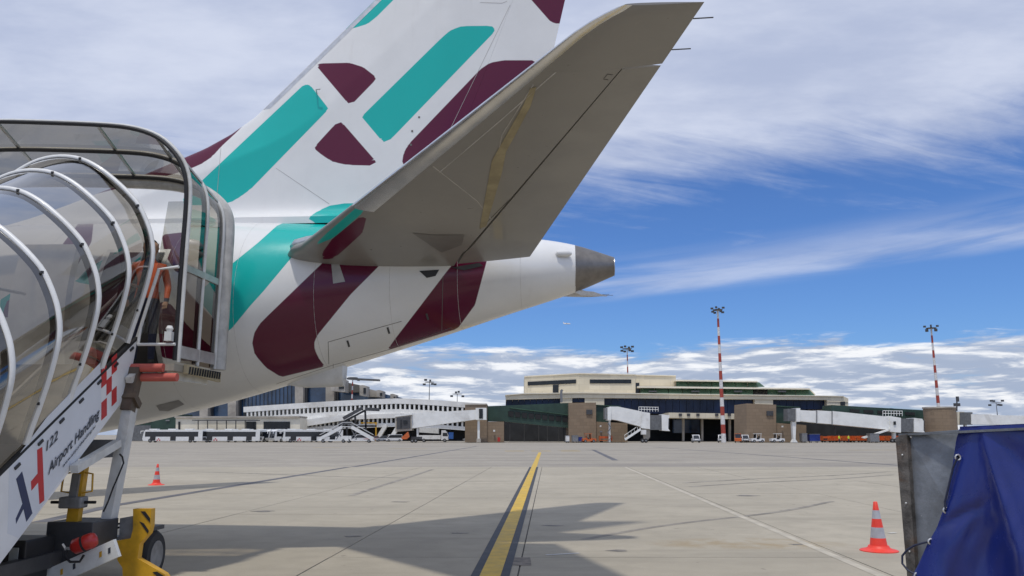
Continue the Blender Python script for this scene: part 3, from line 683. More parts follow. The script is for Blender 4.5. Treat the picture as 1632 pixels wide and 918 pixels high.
obj('platform_lamp', MB().box(S3(10.1, HR-.1, 3.05), (.09, .09, .12)).lathe([(.03, 0), (.05, .04), (.03, .08)], S3(10.1, HR-.1, 3.11), 10), WHITE, ST)
for v0, v1, u, z in ((HR-.75, HR-.12, 10.06, ZP-.06), (HR-.42, HR+.05, 10.1, ZP-.18)): obj('foam_bumper', MB().tube([S3(u, v0, z), S3(u, v1, z)], .055, 10), REDP, ST, smooth=50)
se = MB(); se.bar(S3(10.35, HR+.03, ZP-.05), S3(11.42, HR+.03, ZP-.10), .05, .12)
obj('platform_edge', se, mat('edge_cream', (.50, .42, .26), .6), ST)
for k in range(13): obj('edge_tooth', MB().bar(S3(10.4+k*.078, HR+.062, ZP-.12), S3(10.42+k*.078, HR+.062, ZP-.02), .03, .012), BLACKP, ST)
# undercarriage
A = lambda px, py, v=-5.48: S3(SV(px, py, v)[0], v, SV(px, py, v)[1])
obj('lift_strut', MB().bar(A(209, 640), A(172, 838), .17, .12, up=(1, 0, 0)), WHITE_DIRTY, ST)
obj('lift_strut_sleeve', MB().bar(A(218, 588), A(203, 655), .15, .13, up=(1, 0, 0)).bar(A(210, 634), A(206, 642), .22, .2, up=(1, 0, 0)), mat('brown_steel', (.13, .10, .075), .6, .4, var=.2), ST)
obj('strut_brace', MB().bar(A(118, 748), A(188, 706), .09, .09, up=(1, 0, 0)), WHITE_DIRTY, ST); obj('strut_brace', MB().bar(A(205, 606), A(226, 588), .08, .08, up=(1, 0, 0)), WHITE_DIRTY, ST)
obj('under_tray', MB().box(S3(9.75, -6.2, 1.62), (1.0, .9, .22), rz=-.062), DGREY, ST); obj('tray_reflector', MB().box(S3(9.27, -5.85, 1.68), (.28, .02, .1), rz=-.062), RED, ST)
obj('lift_strut', MB().bar(S3(9.98, VL+.1, 2.4), S3(9.6, VL+.1, .6), .17, .12, up=(1, 0, 0)), WHITE_DIRTY, ST)
for v in (VR-.25, VL+.2): obj('chassis_rail', MB().bar(S3(6.6, v, .38), S3(10.6, v, .42), .12, .16), DGREY, ST)
for u in (7.0, 10.3): obj('cross_member', MB().bar(S3(u, VL+.2, .39), S3(u, VR-.25, .39), .12, .12), DGREY, ST)
obj('battery_box', MB().hexa([S3(*q) for q in ((9.25, -5.95, .35), (9.25, -5.40, .35), (9.8, -5.40, .35), (9.8, -5.95, .35), (9.25, -5.95, .80), (9.25, -5.40, .80), (9.8, -5.40, .80), (9.8, -5.95, .80))]), DGREY, ST, bevel=.012)
obj('battery_box', MB().box(S3(8.9, -6.15, .42), (.75, .5, .5), rz=-.062), BLACKP, ST, bevel=.015)
dec = obj('sticker', MB().box(S3(8.62, -5.88, .52), (.10, .006, .16), rz=-.062), mat('sticker_grey', (.4, .42, .4), .5), ST)
def plate(name, poly, u, th, m, mi=0):
    return obj(name, MB().prism([S3(u, *SU(x, y, u)) for x, y in poly], S3(th, 0, 0)), m, ST)
plate('outrigger', [(212, 811), (241, 811), (240, 838), (237, 850), (222, 868), (219, 890), (262, 915), (275, 935), (196, 935), (195, 905), (187, 893), (184, 862), (208, 858), (212, 842)], 9.75, .10, YELLOW)
for poly in ([(224, 815), (231, 815), (239, 826), (239, 833)], [(222, 831), (229, 834), (237, 846), (235, 850)], [(243, 912), (250, 911), (264, 920), (255, 923)]): plate('hazard_stripe', poly, 9.742, .005, BLACKP)
obj('outrigger_beam', MB().bar(S3(9.1, *SU(60, 930, 9.1)), S3(9.1, *SU(187, 873, 9.1)), .06, .2, up=(0, 0, 1)), WHITE_DIRTY, ST)
for x, y in ((98, 912), (118, 903), (160, 884), (174, 878)): plate('beam_marking', [(x-2, y-4), (x+2, y-6), (x+2, y+3), (x-2, y+5)], 9.065, .004, YELLOW if x in (98, 160) else INK)
jb = plate('junction_box', [(191, 826), (214, 822), (214, 862), (195, 864), (190, 855)], 9.80, .16, GREY)
wh = S3(10.3, -5.26, .29)
obj('wheel', MB().lathe([(.1, -.11), (.27, -.11), (.31, -.06), (.31, .06), (.27, .11), (.1, .11)], wh, 28, axis='X'), BLACK, ST, smooth=40)
obj('wheel_rim', MB().lathe([(.02, -.02), (.17, -.02), (.18, .118), (.02, .112)], wh, 24, axis='X'), GREY, ST, smooth=40)
obj('wheel_guard', MB().box(S3(10.3, -5.28, .62), (.2, .45, .05), rz=-.062), DGREY, ST)
for v in (VL-.1, ): obj('wheel', MB().lathe([(.1, -.11), (.27, -.11), (.31, -.06), (.31, .06), (.27, .11), (.1, .11)], S3(10.35, v, .31), 28, axis='X'), BLACK, ST, smooth=40)
for v in (VL, VR-.15): obj('wheel', MB().lathe([(.1, -.1), (.25, -.1), (.28, -.06), (.28, .06), (.25, .1), (.1, .1)], S3(6.9, v, .28), 28, axis='X'), BLACK, ST, smooth=40)
for dz in (0, .03):
    obj('cable', MB().tube([S3(9.85, *SU(x, y+dz*200, 9.85)) for x, y in ((164, 855), (170, 845), (180, 837), (192, 834))], .013, 6), BLACK, ST)
obj('cable', MB().tube([A(x, y, -5.38) for x, y in ((165, 815), (172, 800), (180, 778), (190, 755), (197, 738), (195, 728), (191, 724))], .011, 6), BLACK, ST)
# drawbar with its handles, folded upright
db = [S3(9.35, *SU(x, y, 9.35)) for x, y in ((116, 842), (120, 800), (127, 755), (131, 735))]
obj('drawbar', MB().bar(db[0], db[3], .13, .1, up=(0, 1, 0)), YELLOW, ST)
obj('drawbar_plate', MB().bar(db[1]+Vector((0, -.06, -.0)), db[2]+Vector((0, -.06, 0)), .09, .05, up=(0, 1, 0)), GREY, ST)
obj('drawbar_head', MB().box(db[1]+Vector((0, -.04, .0)), (.26, .18, .13)), GREY, ST, bevel=.02)
obj('drawbar_grip', MB().tube([db[1]+Vector((-.26, -.04, 0)), db[1]+Vector((.26, -.04, 0))], .017, 8), BLACK, ST)
for sx in (-1, 1): obj('drawbar_handle', MB().tube([db[2]+Vector((sx*.05, -.03, .02)), db[2]+Vector((sx*.17, -.03, .0)), db[2]+Vector((sx*.18, -.03, -.2)), db[2]+Vector((sx*.04, -.03, -.22))], .012, 6), YELLOW, ST)
# fire extinguisher on the beam
EX = thing('fire_extinguisher', S3(9.0, *SU(130, 885, 9.0)), 'red fire extinguisher lying on the stairs chassis beam', 'fire extinguisher')
e0, e1 = S3(9.02, *SU(112, 874, 9.02)), S3(9.06, *SU(155, 858, 9.06)); d = (e1-e0).normalized()
obj('cylinder', MB().tube([e0, e0+d*.02, e0+d*.05, e1-d*.06, e1-d*.02, e1], [.02, .05, .085, .088, .07, .02], 18), RED, EX, smooth=50)
obj('collar', MB().tube([e0+d*.14, e0+d*.165], .091, 18), BLACKP, EX)
obj('valve', MB().bar(e0, e0-d*.06+Vector((0, 0, .02)), .03).bar(e0-d*.04, e0-d*.02+Vector((-.06, -.02, .06)), .02), ALU, EX)
obj('hose', MB().tube([e0-d*.03, e0+Vector((-.02, -.06, -.08)), e0+Vector((.06, -.09, -.13)), e0+Vector((.16, -.08, -.13)), e0+Vector((.2, -.08, -.06))], .014, 8), BLACK, EX)

# ================================================================ people
def person(loc, rz, top, legs, label, group=None, pose=0.0, hair=(.03, .02, .015)):
    J = [((0, 0, .95), .13), ((0, 0, 1.12), .125), ((0, .01, 1.32), .15), ((0, 0, 1.47), .075), ((0, -.005, 1.535), .068), ((0, -.02, 1.60), .098), ((0, -.015, 1.68), .118), ((0, -.01, 1.755), .085)]
    E_ = [(0, 1), (1, 2), (2, 3), (3, 4), (4, 5), (5, 6), (6, 7)]
    for s in (-1, 1):
        b = len(J)
        J += [((s*.10, 0, .86), .095), ((s*.11, -.02-.06*s*pose, .48), .062), ((s*.11, .02, .09), .045), ((s*.12, -.13, .04), .038)]
        E_ += [(0, b), (b, b+1), (b+1, b+2), (b+2, b+3)]
        b = len(J)
        J += [((s*.19, 0, 1.40), .062), ((s*.26, .02, 1.12), .048), ((s*.25, -.12-.1*pose, .90), .036), ((s*.24, -.18-.1*pose, .83), .03)]
        E_ += [(2, b), (b, b+1), (b+1, b+2), (b+2, b+3)]
        for q in range(4):
            J.append(((s*.235+.02*(q-1.5), -.225-.1*pose, .765+.006*q), .0095)); E_.append((b+3, len(J)-1))
        J.append(((s*.20, -.22-.1*pose, .82), .010)); E_.append((b+3, len(J)-1))
    me = bpy.data.meshes.new('person'); me.from_pydata([j[0] for j in J], E_, [])
    o = bpy.data.objects.new('person', me); COL.objects.link(o)
    md = o.modifiers.new('skin', 'SKIN')
    for i, j in enumerate(J): me.skin_vertices[0].data[i].radius = (j[1], j[1])
    me.skin_vertices[0].data[0].use_root = True
    o.modifiers.new('smooth', 'SUBSURF').levels = 1
    m = bpy.data.materials.new('clothes'); m.use_nodes = True; t = m.node_tree; b = t.nodes['Principled BSDF']; b.inputs['Roughness'].default_value = .8
    tc = N(t, 'ShaderNodeTexCoord'); sp = N(t, 'ShaderNodeSeparateXYZ'); t.links.new(tc.outputs['Object'], sp.inputs[0]); z = sp.outputs[2]
    c = MIX(t, SS(t, z, .10, .12), (.02, .02, .02), legs); c = MIX(t, SS(t, z, .93, .95), c, top)
    ax = M(t, 'ABSOLUTE', sp.outputs[0]); hand = M(t, 'MULTIPLY', SS(t, z, .89, .87), SS(t, ax, .19, .2)); c = MIX(t, hand, c, (.48, .29, .2))
    c = MIX(t, SS(t, z, 1.505, 1.515), c, (.48, .29, .2))
    t.links.new(c, b.inputs['Base Color']); me.materials.append(m)
    hm = mat('dark_hair', hair, .8); hp = MB().grid([[Vector((.098*math.sin(a)*math.cos(b), -.005+.108*math.sin(a)*math.sin(b), 1.675+.112*math.cos(a))) for b in [2*math.pi*k/16 for k in range(16)]] for a in (.02, .35, .7, 1.05)], closed=True)
    hb = MB().grid([[Vector((.1*math.cos(b), -.005+.108*math.sin(b), zz)) for b in [math.pi*(-.12+1.24*k/12) for k in range(13)]] for zz in (1.735, 1.68, 1.61)])
    hp.add(hb.v, hb.f); h_ = obj('hair', hp, hm); h_.parent = o
    sk = mat('skin_tone', (.48, .29, .2), .6); n_ = obj('nose', MB().hexa([(-.014, -.125, 1.635), (.014, -.125, 1.635), (.012, -.09, 1.635), (-.012, -.09, 1.635), (-.006, -.105, 1.69), (.006, -.105, 1.69), (.006, -.09, 1.69), (-.006, -.09, 1.69)]), sk); n_.parent = o
    for s in (-1, 1):
        e_ = obj('eye', MB().lathe([(.002, -.006), (.010, -.003), (.010, .006)], Vector((s*.034, -.098, 1.685)), 8, axis='Y'), mat('eye_dark', (.03, .02, .02), .3)); e_.parent = o
        e_ = obj('ear', MB().lathe([(.008, -.012), (.026, 0), (.008, .012)], Vector((s*.096, 0, 1.66)), 8, axis='X'), sk); e_.parent = o
    m_ = obj('mouth', MB().box((0, -.101, 1.605), (.045, .01, .01)), mat('lips', (.35, .13, .11), .5)); m_.parent = o
    o.location = loc; o.rotation_euler = (0, 0, rz); return tag(o, label, 'person', group)
person(S3(10.62, -5.72, ZP), .4, (.62, .12, .04), (.03, .035, .07), 'person in orange jacket and dark trousers on the stairs platform', pose=.6)

# ================================================================ traffic cones
CO = mat('fluorescent_cone', (.85, .06, .035), .5, var=.06, scale=6); CG = mat('cone_reflective_band', (.42, .43, .46), .4, var=.08, scale=9)
def cone(g, rz, label):
    t = thing('traffic_cone', g, label, 'traffic cone', rz=rz)
    H_ = .75; r = lambda z: .142-.113*(z/H_)
    prof = [(.285, 0), (.285, .012), (.265, .022), (.20, .034), (.165, .055), (.148, .085)]
    obj('base', MB().lathe(prof, g, 28), CO, t, smooth=50)
    obj('body', MB().lathe([(r(z), z) for z in (.08, .20, .36, .49, .62, .745)]+[(.022, .75)], g, 28, mis=[0, 1, 0, 1, 0, 0]), [CO, CG], t, smooth=50)
    return t
cone(G(1401, 878), 0, 'orange cone with two grey bands beside the blue covered cart'); cone(G(249, 773), .3, 'orange cone with two grey bands beyond the boarding stairs wheel')

# ================================================================ covered baggage cart
def CY(px): return 4.55-(px-1427)*.0026
def CP(px, py, dy=0.0): return P(px, py, CY(px)+dy)
CT = thing('baggage_cart', Vector((3.4, 4.6, 0)), 'galvanised baggage cart under a blue tarpaulin beside the orange cone', 'baggage cart')
BK = Vector((.911, .413, 0))
obj('side_sheet', MB().prism([CP(1444, 691), CP(1535, 684.5), CP(1700, 676), CP(1700, 1120), CP(1472, 1120)], BK*.03), STEEL, CT)
RUST = mat('rusty_post', (.13, .12, .11), .7, .5, var=.35, scale=14, dirt=(.17, .085, .04), dirtscale=5, bump=.3)
obj('corner_post', MB().prism([CP(1427, 698, -.03), CP(1436, 693, -.03), CP(1445, 692, -.03), CP(1459, 906, -.03), CP(1473, 1125, -.03), CP(1460, 1125, -.03), CP(1445, 910, -.03)], BK*.10), RUST, CT)
for k in range(4):
    y = 725+k*77; x = 1436+(y-697)*.075
    obj('post_bolt', MB().lathe([(.002, -.006), (.005, -.004), (.006, 0)], CP(x, y, -.033), 10, axis='Y'), ALU, CT)
for x, y in ((1470, 822), (1456, 889), (1452, 696), (1515, 735)): obj('sheet_rivet', MB().lathe([(.002, -.007), (.008, -.004), (.009, 0)], CP(x, y, -.002), 10, axis='Y'), ALU, CT)
obj('top_rail', MB().bar(CP(1436, 693, .01), CP(1960, 668, .01), .04, .012), STEEL, CT)
e1 = CP(1960, 676); e0 = CP(1440, 694)
obj('back_sheet', MB().prism([e0+BK*1.5, e1+BK*1.5, Vector((e1.x, e1.y, .36))+BK*1.5, Vector((e0.x+.06, e0.y, .36))+BK*1.5], BK*.03), STEEL, CT)
obj('floor', MB().prism([Vector((e0.x+.08, e0.y+.03, .36)), Vector((e1.x, e1.y+.03, .36)), Vector((e1.x, e1.y, .36))+BK*1.5, Vector((e0.x+.08, e0.y, .36))+BK*1.5], Vector((0, 0, -.06))), DGREY, CT)
TARP = mat('blue_tarpaulin', (.008, .020, .165), .27, var=.12, scale=3, coat=.15)
obj('roof_cover', MB().prism([CP(1530, 686, .02), CP(1960, 669, .02), CP(1960, 669, .02)+BK*1.5, CP(1530, 686, .02)+BK*1.5], Vector((0, 0, .02))), TARP, CT)
edge = [(684, 1529), (700, 1524), (728, 1520), (760, 1515), (790, 1511), (812, 1503), (840, 1493), (865, 1478), (890, 1467), (918, 1453), (960, 1434), (1010, 1428), (1120, 1424)]
def ex_(py):
    for (a, b), (c, d) in zip(edge, edge[1:]):
        if py <= c: return b+(d-b)*(py-a)/(c-a)
    return edge[-1][1]
rows = []
for i in range(61):
    r = []
    for j in range(91):
        f = j/90; f2 = f**1.25; py0 = 684+(1120-684)*(i/60); xl = ex_(py0); px = xl+(1960-xl)*f2
        top = 684-(px-1529)*.065 if px < 1560 else 680-(px-1560)*.045
        py = top+(1120-top)*(i/60)
        ang = math.atan2(py-660, px-1556); k = i/60
        fold = .036*math.sin(ang*9+.6)*min(1, k*2.2)+.020*math.sin(px*.043+py*.011)*k+.006*math.sin(px*.16+py*.05+2*math.sin(py*.03))*k+.012*math.sin(px*.09-py*.03)*min(1, f*8)*k
        fold -= .035*math.exp(-((ang-1.28)/.07)**2)*min(1, k*4)
        fold += .02*math.exp(-((py-(835-(px-1506)*.5))/9)**2)*math.exp(-((px-1530)/40)**2)
        r.append(CP(px, py, -.05-.05*min(1, f*6)+fold))
    rows.append(r)
obj('tarpaulin', MB().grid(rows), TARP, CT, smooth=80)
CORD = mat('elastic_cord', (.015, .02, .05), .6)
for x, y in ((1526, 729), (1507, 813), (1483, 863), (1461, 917)):
    c0 = CP(x, y, -.085); ring = [c0+Vector((.013*math.cos(a*math.pi/8), -.004, .013*math.sin(a*math.pi/8))) for a in range(17)]
    obj('grommet', MB().tube(ring, .005, 6), ALU, CT)
    obj('eyelet_hole', MB().lathe([(.001, 0), (.009, 0)], c0+Vector((0, -.001, 0)), 12, axis='Y'), BLACKP, CT)
def cord(pts): obj('tie_cord', MB().tube([CP(x, y, -.095) for x, y in pts], .0055, 6), CORD, CT)
cord([(1526, 729), (1519, 745), (1512, 775), (1506, 800), (1507, 813)]); cord([(1483, 863), (1473, 865), (1458, 869), (1446, 876), (1438, 886), (1438, 898), (1446, 908), (1461, 917)])
for dx, dy in ((.3, .2), (1.1, .2), (.3, 1.2), (1.1, 1.2)):
    w0 = Vector((e0.x, e0.y, .2))+(e1-e0)*dx/1.5+BK*dy; w0.z = .2; obj('wheel', MB().lathe([(.06, -.05), (.17, -.05), (.2, -.03), (.2, .03), (.17, .05), (.06, .05)], w0, 22, axis='Y'), BLACK, CT, smooth=40)
    obj('wheel_fork', MB().bar(w0+Vector((0, -.07, 0)), w0+Vector((0, -.07, .14)), .04), DGREY, CT)
# ================================================================ far side of the apron
def stone_mat(name, base, sx, sz, mortar=.75):
    m = bpy.data.materials.new(name); m.use_nodes = True; t = m.node_tree; b = t.nodes['Principled BSDF']; b.inputs['Roughness'].default_value = .85
    geo = N(t, 'ShaderNodeNewGeometry'); sep = N(t, 'ShaderNodeSeparateXYZ'); t.links.new(geo.outputs['Position'], sep.inputs[0])
    br = N(t, 'ShaderNodeTexBrick'); br.inputs['Scale'].default_value = 1.0; br.inputs['Brick Width'].default_value = sx; br.inputs['Row Height'].default_value = sz
    br.inputs['Mortar Size'].default_value = .05; br.inputs['Color1'].default_value = (*base, 1); br.inputs['Color2'].default_value = (*[q*.86 for q in base], 1); br.inputs['Mortar'].default_value = (*[q*mortar for q in base], 1)
    t.links.new(COMB(t, M(t, 'ADD', sep.outputs[0], M(t, 'MULTIPLY', sep.outputs[1], .7)), sep.outputs[2], 0), br.inputs['Vector'])
    n = NOISE(t, geo.outputs['Position'], .25, 7, .65)
    st = NOISE(t, COMB(t, M(t, 'MULTIPLY', sep.outputs[0], .8), sep.outputs[1], M(t, 'MULTIPLY', sep.outputs[2], .06)), 1.0, 5, .6)
    c = MIX(t, SS(t, n, .35, .75, 0, .18), br.outputs[0], tuple(q*.6 for q in base)); c = MIX(t, SS(t, st, .52, .75, 0, .2), c, tuple(q*.55 for q in base))
    t.links.new(c, b.inputs['Base Color']); return m
CREAM = stone_mat('cream_panels', (.80, .72, .55), 3.0, 1.6, .82); CREAM2 = mat('cream_coping', (.82, .76, .62), .7, var=.06, scale=.3)
BROWN = stone_mat('brown_stone', (.29, .215, .145), 1.6, .8, .8); CONCB = mat('board_concrete', (.46, .42, .36), .85, var=.15, scale=.3, dirt=(.2, .18, .16), dirtscale=.15)
WALLW = mat('white_render', (.82, .81, .77), .75, var=.06, scale=.3, dirt=(.45, .42, .37), dirtscale=.12)
NAVYG = mat('navy_glazing', (.010, .022, .062), .3, var=.3, scale=.2, spec=.35); DARKG = mat('dark_glazing', (.012, .015, .018), .2, var=.3, scale=.3)
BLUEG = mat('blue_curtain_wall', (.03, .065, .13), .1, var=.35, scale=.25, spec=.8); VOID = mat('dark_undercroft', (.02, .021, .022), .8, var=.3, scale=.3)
GREEN = mat('dark_green_cladding', (.028, .062, .045), .5, var=.15, scale=.5); GREENL = mat('green_roof_glazing', (.045, .10, .06), .3, var=.25, scale=.2)
BRIDGE = mat('jet_bridge_white', (.84, .84, .81), .5, var=.05, scale=.6, dirt=(.52, .50, .46), dirtscale=.25); SHUT = mat('grey_shutter', (.14, .145, .15), .6, var=.15, scale=2)
MREDM = mat('mast_red', (.38, .06, .04), .6); MWHITE = mat('mast_white', (.72, .70, .68), .6); CARGL = mat('vehicle_glass', (.012, .014, .018), .08, var=.1, spec=.8)
def far_poly(pts, Y): return [P(q[0], q[1], q[2] if len(q) > 2 else Y) for q in pts]
def slab(name, pts, Y, depth, m, parent=None):
    return obj(name, MB().prism(far_poly(pts, Y), Vector((0, depth, 0))), m, parent)
def rect(x0, y0, x1, y1): return [(x0, y0), (x1, y0), (x1, y1), (x0, y1)]
GY = lambda Y: 693+CH*FPX/Y*1.0                      # row where the ground lies at distance Y
# ---- main terminal
TM = thing('terminal_building', P(1080, GY(225), 225), 'cream stepped terminal with long navy glazing behind the striped mast', 'building')
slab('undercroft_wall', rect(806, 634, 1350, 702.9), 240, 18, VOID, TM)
slab('roof_band', [(805, 630), (836, 627.5), (923, 626.5), (1345, 632), (1352, 635), (1352, 641), (1318, 640), (1318, 637.5), (923, 634), (806, 637)], 225, 25, CREAM, TM)
slab('coping', [(805, 629), (836, 626.6), (923, 625.4), (1345, 630.8), (1345, 632), (923, 626.8), (836, 628), (805, 630.4)], 224.6, 3, CREAM2, TM)
slab('end_wall', [(1318, 638), (1352, 641), (1352, 703), (1318, 703)], 225.2, 24, CREAM, TM)
slab('end_window', rect(1340, 640, 1347, 646), 224.9, .4, DARKG, TM)
for x0, x1 in ((893, 912), (932, 963), (1203, 1232)): slab('wall_pier', [(x0, 634.2), (x1, 634.4), (x1, 660), (x0, 660)], 225.3, 12, CREAM, TM)
def glazing(x0, x1, ya, yb, Y, n, m, sl=0.0):
    for k in range(n):
        a, b = x0+(x1-x0)*k/n+.25, x0+(x1-x0)*(k+1)/n-.25; dy = (a-x0)*sl
        slab('window_pane', [(a, ya+dy), (b, ya+dy), (b, yb+dy), (a, yb+dy)], Y+random.uniform(-.05, .05), .3, m, TM)
glazing(807, 893, 636.5, 647, 226.5, 9, NAVYG, -.015); glazing(912, 932, 634.5, 641, 226.2, 2, NAVYG); glazing(963, 1203, 634.8, 658.5, 227, 22, NAVYG, .008); glazing(1232, 1318, 637.5, 652, 227, 8, NAVYG, .008)
slab('lower_band', [(1066, 657.5), (1190, 659.5), (1190, 668), (1066, 666)], 219, 10, CREAM, TM)
for x in (1082, 1095, 1110, 1140, 1160): slab('soffit_box', rect(x, 659, x+5, 663), 218.7, .5, DGREY, TM)
slab('lower_glazing', rect(1072, 668, 1115, 690), 232, .5, BLUEG, TM)
for x in (1088, 1118, 1162, 1188): slab('undercroft_column', rect(x, 667, x+3, 702.8), 224, 1.0, CONCB, TM)
slab('upper_block', [(836, 600, 242), (923, 595.5, 230), (923, 627, 230), (836, 627, 242)], 230, 16, CREAM, TM)
slab('upper_block', [(923.1, 595.5), (1013, 597.5), (1013, 627.5), (923.1, 627)], 230, 16, CREAM, TM)
slab('upper_block', [(1013.5, 597.5), (1077, 599), (1077, 618), (1013.5, 618)], 236, 12, CREAM, TM)
for pts, Y in (([(835.6, 599, 241.8), (923, 594.3, 229.7), (923, 596, 229.7), (835.6, 600.8, 241.8)], 230), ([(923, 594.3), (1013.4, 596.2), (1013.4, 598), (923, 596)], 229.7), ([(1013, 596.8), (1077.4, 598), (1077.4, 599.7), (1013, 598.4)], 235.7)): slab('coping', pts, Y, 1, CREAM2, TM)
slab('window_band', [(841, 608.5, 241), (918, 604.7, 230.4), (918, 611, 230.4), (841, 614.5, 241)], 230, .3, DARKG, TM); slab('window_band', rect(940, 604.8, 1006, 611), 229.8, .3, DARKG, TM)
slab('roof_door', [(881, 613.5, 235.4), (890, 613, 234.2), (890, 627, 234.2), (881, 627, 235.4)], 235, .3, DARKG, TM); slab('roof_recess', rect(1013, 610, 1019, 627), 229.9, .4, DARKG, TM)
slab('roof_duct', [(893, 622), (895, 620), (898, 622), (896.5, 624), (896.5, 641), (893, 641)], 222, 1.2, GREY, TM)
slab('terrace_roof', [(1077, 605.8), (1207, 608), (1214, 616), (1077, 616)], 238, 8, CREAM, TM); slab('terrace_coping', [(1077, 605), (1207, 607), (1208, 609), (1077, 607.2)], 232.5, 6, CREAM2, TM)
for k in range(7): a, b = 1078+k*19, 1077+(k+1)*19; slab('roof_glazing', [(a, 608+k*.2, 234), (b, 608.2+k*.2, 234), (b+(9 if k == 6 else 0), 616.6, 232.8), (a, 616.6, 232.8)], 233, .3, GREENL, TM)
slab('terrace_roof', [(1017, 616), (1290, 619), (1300, 629), (1017, 627)], 233, 10, CREAM, TM); slab('terrace_coping', [(1017, 615.2), (1290, 618.6), (1292, 620.8), (1017, 618)], 227.5, 6, CREAM2, TM)
for k in range(12): a, b = 1021+k*22.5, 1020+(k+1)*22.5; slab('roof_glazing', [(a, 618.6+k*.22, 229), (b, 618.8+k*.22, 229), (b+(10 if k == 11 else 0), 627.5+k*.35, 227.6), (a, 627.2+k*.35, 227.6)], 228, .3, DARKG if k in (8, ) else GREENL, TM)
for x in (1034, 1102, 1170, 1240): slab('roof_vent', rect(x, 622.6, x+13, 625), 227.3, .4, DGREY, TM)
# ---- stone towers and green galleries
def tower(label, polys, Y, extra=()):
    cx = polys[0][0][0]; t = thing('stone_tower', P(cx+20, GY(Y), Y), label, 'tower', 'brown stone gate towers')
    for k, p in enumerate(polys): slab('wall', p, Y+k*.6, 11, BROWN, t)
    for r, m, d in extra: slab('wall_fitting', rect(*r), Y-d, d+.2, m, t)
    return t
gy = GY(196)
tower('brown stone tower with low block at the white left jet bridge', [[(741, 645), (776, 644.5), (776, gy), (741, gy)], [(776, 672), (803, 672), (803, gy), (776, gy)]], 196, [((786, 685, 789, 688), WHITE, .1), ((793, 697, 797, gy-1), RED, .3)])
obj('tower_cap', MB().prism(far_poly([(741.5, 643.4), (775.5, 643), (775.5, 645), (741.5, 645.4)], 195.8), Vector((0, 9, 0))), CONCB, bpy.data.objects['stone_tower'])
tower('brown stone tower between the green window gallery and the short jet bridge', [[(907, 642), (950, 641.5), (950, gy), (907, gy)], [(950, 672), (1000, 674.5), (1000, gy), (950, gy)]], 196, [((934.5, 653, 944, 660.5), DGREY, .3), ((956, 678, 958.5, 680), WHITE, .2), ((956, 687, 960, 689), GREY, .2)])
tower('brown stone tower carrying the long white jet bridge', [[(1190, 643), (1237, 645), (1237, gy), (1190, gy)], [(1237, 674), (1285, 677.5), (1285, gy), (1237, gy)]], 196, [((1222, 655, 1232.5, 662.5), DGREY, .3), ((1246, 678.5, 1248.5, 681), WHITE, .2)])
t3 = thing('stone_tower', P(1502, GY(190), 190), 'round brown stone tower beyond the blue covered cart', 'tower', 'brown stone gate towers')
c0 = P(1502, GY(190), 196); rr = (P(1527, 693, 190)-P(1478, 693, 190)).x/2; zt = P(1502, 649.5, 190).z
obj('wall', MB().lathe([(rr, 0), (rr, zt)], Vector((c0.x, c0.y, 0)), 32), BROWN, t3, smooth=40); obj('tower_cap', MB().lathe([(rr+.15, zt-.05), (rr+.15, zt+.3)], Vector((c0.x, c0.y, 0)), 32), CONCB, t3)
def gallery(label, poly, Y, wins, parts=()):
    t = thing('green_gallery', P(poly[0][0]+20, GY(Y), Y), label, 'walkway', 'dark green gate galleries')
    slab('gallery_wall', poly, Y, 6, GREEN, t)
    for p in wins: slab('gallery_window', p, Y-.25, .2, VOID, t)
    for p in parts: slab('gallery_trim', p, Y-.5, .8, GREENL, t)
    for x in (poly[0][0]+6, poly[1][0]-8): slab('gallery_post', rect(x, 672, x+1.5, GY(Y+2)), Y+2, .8, DGREY, t)
    return t
gallery('dark green gallery with a row of square windows sloping down', [(775, 647.5), (908, 642), (908, 682), (875, 679), (803, 671.5), (775, 671)], 200,
        [[(810+k*10.8, 655+k*1.05), (818.5+k*10.8, 655.8+k*1.05), (818.5+k*10.8, 664.4+k*1.05), (810+k*10.8, 663.6+k*1.05)] for k in range(9)], [[(812, 649), (907, 660.5), (907, 662), (812, 650.4)]])
gallery('short dark green link behind the short jet bridge', [(950, 645.5), (972, 647), (972, 673), (950, 672)], 199, [], [[(925, 643.6), (990, 647), (990, 648), (925, 645)]])
gallery('short dark green link at the head of the long jet bridge', [(1237, 647), (1264, 649), (1264, 675), (1237, 674)], 199, [], [[(1215, 645), (1275, 648.5), (1275, 649.6), (1215, 646.4)]])
gallery('long dark green gallery running to the round tower', [(1325, 645.5), (1478, 654), (1478, 676), (1325, 672)], 204, [[(1355+k*22, 652+k*1.1), (1370+k*22, 652.8+k*1.1), (1370+k*22, 657.5+k*1.1), (1355+k*22, 656.6+k*1.1)] for k in range(5)])
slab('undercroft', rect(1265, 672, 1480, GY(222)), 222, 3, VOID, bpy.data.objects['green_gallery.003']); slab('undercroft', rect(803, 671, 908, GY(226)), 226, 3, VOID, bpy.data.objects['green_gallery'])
for x in (812, 835, 858, 872, 890): slab('undercroft_post', rect(x, 676, x+1.2, GY(212)), 212, .6, DGREY, bpy.data.objects['green_gallery'])
